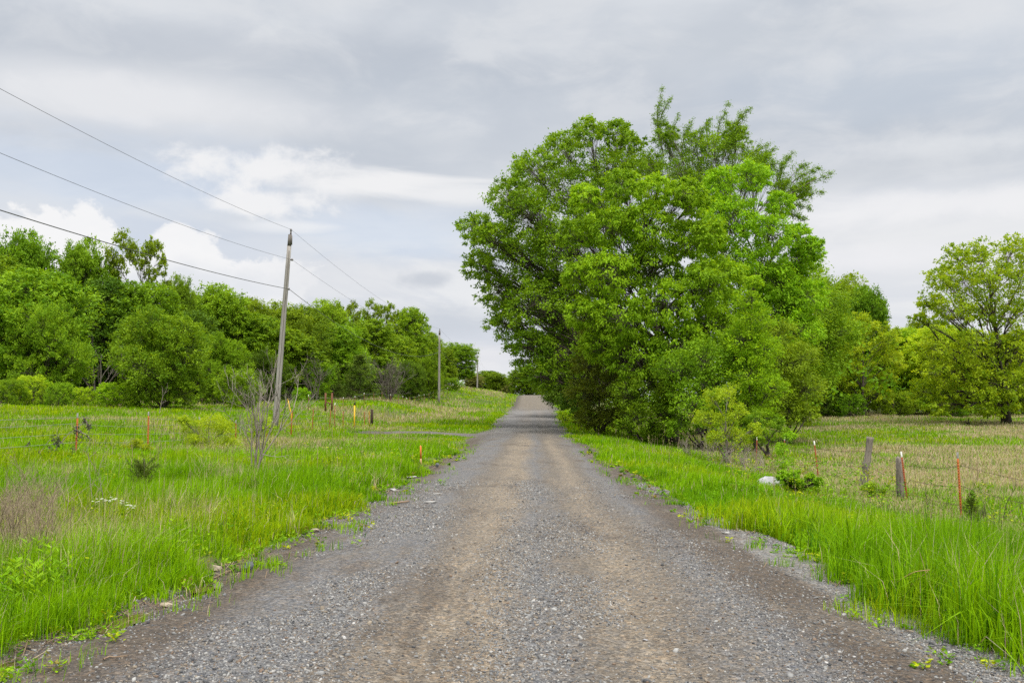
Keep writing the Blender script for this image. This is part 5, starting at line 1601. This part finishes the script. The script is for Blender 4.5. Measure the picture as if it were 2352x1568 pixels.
    rp = [(1735, 1003, 44, 'white-tipped post almost hidden behind the sapling', 'post_red', 'post_tip', (.05, 0)), (1798, 1003, 39, 'white-tipped post half hidden by the green sprout', 'post_red', 'post_tip', (.05, 0)), (1878, 1012, 34.2, 'slanting rust-red post with white tip left of the wooden posts', 'post_red', 'post_tip', (-.10, 0)),
          (2080, 1036, 26.2, 'slanting rust-red post with grey-white tip against the short wooden post', 'post_red', 'post_tip', (-.11, 0)), (2202, 1038, 22.6, 'bright orange post with grey tip at the right', 'post_orange', 'post_tip_grey', (-.03, 0))]
    rb = []
    for (px, ty, Y, lb, c, tp, ln) in rp:
        rb.append(tpost(px, ty, Y, lb, G3, c, tp, ln))
    # crooked old wooden post
    b = gpt(1984, 29.2); H = pt(1995, 1003, 29.2)[2] - b[2]
    mb = MB(); P = []; R = []
    for px, py, r in ((1980, 1165, .125), (1982, 1130, .118), (1985, 1098, .11), (1990, 1072, .112), (1989, 1066, .125), (1992, 1060, .10), (1995, 1035, .092), (1998, 1010, .098), (1999, 1003, .10)):
        P.append(pt(px, py, 29.2) - b); R.append(r)
    mb.tube(P, R, 14)
    V = mb.V[0]; V[:, :2] += (fbm(V[:, 0] * 9 + V[:, 1] * 7, V[:, 2], .35, 5) - .5)[:, None] * .05
    tag(obj('wooden_post', mb.mesh('wooden_post', True), M['old_wood'], None, b), 'crooked weathered grey wooden post, taller of the two in the right fence', 'fence post')
    b2 = gpt(2064, 26.8); H = pt(2064, 1052, 26.8)[2] - b2[2]
    mb = MB(); mb.tube([(0, 0, -.1), (0, 0, H * .3), (0, 0, H * .7), (0, 0, H - .01), (.01, 0, H)], [.105, .10, .102, .10, .085], 14)
    tag(obj('wooden_post', mb.mesh('wooden_post', True), M['old_wood'], None, b2), 'short thick weathered wooden post in the right fence', 'fence post')
    last = np.array([10.1, 17.5, float(ground(10.1, 17.5))])
    for q, (fr, lb) in enumerate(((.80, 'top barbed strand of the right field fence'), (.50, 'middle barbed strand of the right field fence'), (.22, 'lowest barbed strand of the right field fence'))):
        pts = [rb[0][0] + [0, 0, fr * rb[0][1]], rb[1][0] + [0, 0, fr * rb[1][1]], rb[2][0] + [.1 * fr, -.03, fr * rb[2][1]], b + [.1, -.13, fr * 1.55 * .95], b2 + [-.02, -.12, fr * 1.3], rb[3][0] + [.12 * fr, -.05, fr * rb[3][1] * .9], rb[4][0] + [.03, -.03, fr * rb[4][1]], last + [0, 0, fr * 1.2]]
        strand(pts, .0048, lb, 'barbed wires of the right field fence', 'rust_wire', 'barbed_wire', seed=60 + q, sag=.09)


fences()


# ------------------------------------------------------------------ rocks and bits
def rock_mesh(size, seed, facets=13):
    import bmesh
    rng = np.random.default_rng(seed)
    bm = bmesh.new(); bmesh.ops.create_icosphere(bm, subdivisions=3, radius=1)
    V = np.array([v.co[:] for v in bm.verts])
    for _ in range(facets):
        d = norm(rng.normal(size=3)); lim = rng.uniform(.5, .8)
        k = V @ d; V = V - np.outer(np.maximum(k - lim, 0), d)
    V += rng.normal(0, .02, V.shape)
    V *= np.asarray(size) / 2
    for v, c in zip(bm.verts, V): v.co = c
    me = bpy.data.meshes.new('rock'); bm.to_mesh(me); bm.free()
    return me


def rocks():
    def rock(px, py, size, mat, label, seed, rot=(0, 0, 0), name='rock', group=None, lift=.3):
        b = ghit(px, py)
        o = obj(name, rock_mesh(size, seed), M[mat], None, b + [0, 0, size[2] * lift])
        o.rotation_euler = rot
        return tag(o, label, 'rock', group)
    rock(493, 1312, (.15, .11, .10), 'tan_rock', 'angular tan rock at the left grass edge', 1, (0, .2, .4))
    rock(571, 1315, (.13, .10, .16), 'dark_rock', 'pointed dark slate-grey rock on the left road edge', 2, (.1, .35, .2), lift=.35)
    rock(384, 1394, (.13, .09, .06), 'tan_rock', 'small mossy tan stone by the left puddle', 3, (0, .1, .5))
    rock(722, 1222, (.14, .10, .07), 'tan_rock', 'brownish stone half buried in the left grass edge', 4)
    rock(1004, 1074, (.14, .12, .17), 'dark_rock', 'small dark lump of rock on the left gravel edge near the orange stake', 5)
    rock(990, 1155, (.26, .14, .035), 'pale_rock', 'flat white stone lying on the road left of the wheel track', 6, lift=.45)
    rock(1003, 1135, (.20, .10, .025), 'pale_rock', 'thin pale stone chip above the flat white stone', 7, lift=.45)
    rock(945, 1098, (.42, .20, .05), 'pale_rock', 'pale broken slab in the left grass edge', 8, (0, 0, 1.2), lift=.45)
    rock(903, 1128, (.16, .10, .07), 'pale_rock', 'pale stone at the left edge below the broken slab', 9)
    rock(1667, 1228, (.12, .07, .035), 'pale_rock', 'white flat stone on the right gravel strip', 10, lift=.45)
    rock(1128, 1502, (.035, .03, .022), 'pale_rock', 'small white stone in the near gravel', 12, lift=.45)
    rock(1482, 1477, (.045, .035, .022), 'white_rock', 'bright white stone on the right wheel track', 13, lift=.45)
    b = gpt(1766, 28.5, 1110); H = pt(1766, 1098, 28.5)[2] - b[2] + .02
    o = obj('boulder', rock_mesh((.80, .6, H + .30), 14, 2), M['white_rock'], None, b + [0, 0, (H - .22) / 2])
    o.rotation_euler = (.05, 0, .2); tag(o, 'large white boulder half sunk in grass by the right fence', 'rock')
    # sticks
    SG = 'sticks lying at the road edge'
    for (x0, y0, x1, y1, r, lb) in ((890, 1122, 918, 1110, .03, 'thick brown stick on the left road edge near the pale stones'), (548, 1310, 480, 1335, .008, 'thin stick beside the tan rock'), (232, 1525, 290, 1515, .006, 'pale curved twig at the bottom left gravel'), (270, 1425, 318, 1392, .006, 'grey twig at the left puddle edge'), (900, 1160, 940, 1155, .02, 'flat brown stick on the left gravel')):
        a, c = ghit(x0, y0), ghit(x1, y1)
        mb = MB(); s = np.linspace(0, 1, 7)[:, None]; P = (c - a) * s + np.random.default_rng(int(x0)).normal(0, .012, (7, 3)); P[:, 2] = (c - a)[2] * s[:, 0] + r + .008
        mb.tube(P, np.linspace(r, r * .6, 7), 7)
        tag(obj('stick', mb.mesh('stick', True), M['stick'], None, a), lb, 'stick', SG)
    # orange survey stake
    b = ghit(967, 1066); Y = b[1]
    root = thing('survey_stake', 'bright orange wooden survey stake in the left verge', 'stake', b)
    H = pt(967, 1022, Y)[2] - b[2]
    R = np.array(Euler((0, -.03, .3)).to_matrix())
    mb = MB(); mb.box(R @ np.array((0, 0, H * .1)), (.045, .022, H * .2 + .1), R); obj('lower_stake', mb.mesh('lower_stake'), M['stake_wood'], root)
    mb = MB(); w = .024; z0 = H * .2 + .0505; z1 = H * .93
    V = np.array([(-w, -.012, z0), (w, -.012, z0), (w, .012, z0), (-w, .012, z0), (-w, -.012, z1), (w, -.012, z1), (w, .012, z1), (-w, .012, z1), (0, -.012, H), (0, .012, H)]) @ R.T
    mb.add(V, [[0, 1, 5, 4], [1, 2, 6, 5], [2, 3, 7, 6], [3, 0, 4, 7], [0, 3, 2, 1], [5, 6, 9, 8], [7, 4, 8, 9]], [[4, 5, 8], [6, 7, 9]])
    obj('painted_top', mb.mesh('painted_top'), M['orange_stake'], root)
    # puddles
    m, t = new_mat('puddle_water'); N = NT(t)
    p = N.n('ShaderNodeBsdfPrincipled'); p.inputs['Base Color'].default_value = (.10, .075, .03, 1); p.inputs['Roughness'].default_value = .06
    p.inputs['IOR'].default_value = 1.33
    o = N.n('ShaderNodeOutputMaterial'); t.links.new(p.outputs[0], o.inputs[0])
    for i, (yc, rx, ry) in enumerate(((6.75, .24, .55), (8.15, .20, .50), (9.7, .18, .40))):
        xc = float(edge_l(yc)) + .10
        xs_ = np.linspace(xc - .5, xc + .5, 40); low = float(np.min(np.maximum(ground(xs_, np.full(40, yc)), road_z(xs_, np.full(40, yc)))))
        a = np.linspace(0, 6.283, 40, endpoint=False)
        rr = 1 + .25 * np.sin(a * 3 + i) + .12 * np.sin(a * 5 + 2 * i)
        V = np.vstack([[0, 0, 0], np.column_stack([np.cos(a) * rx * rr, np.sin(a) * ry * rr, np.zeros(40)])])
        T = [[0, 1 + j, 1 + (j + 1) % 40] for j in range(40)]
        tag(obj('puddle', np_mesh('puddle', V, [np.array(T)]), m, None, (xc, yc, low + .035)), 'shallow brown puddle at the left road edge', 'puddle', kind='structure')


rocks()
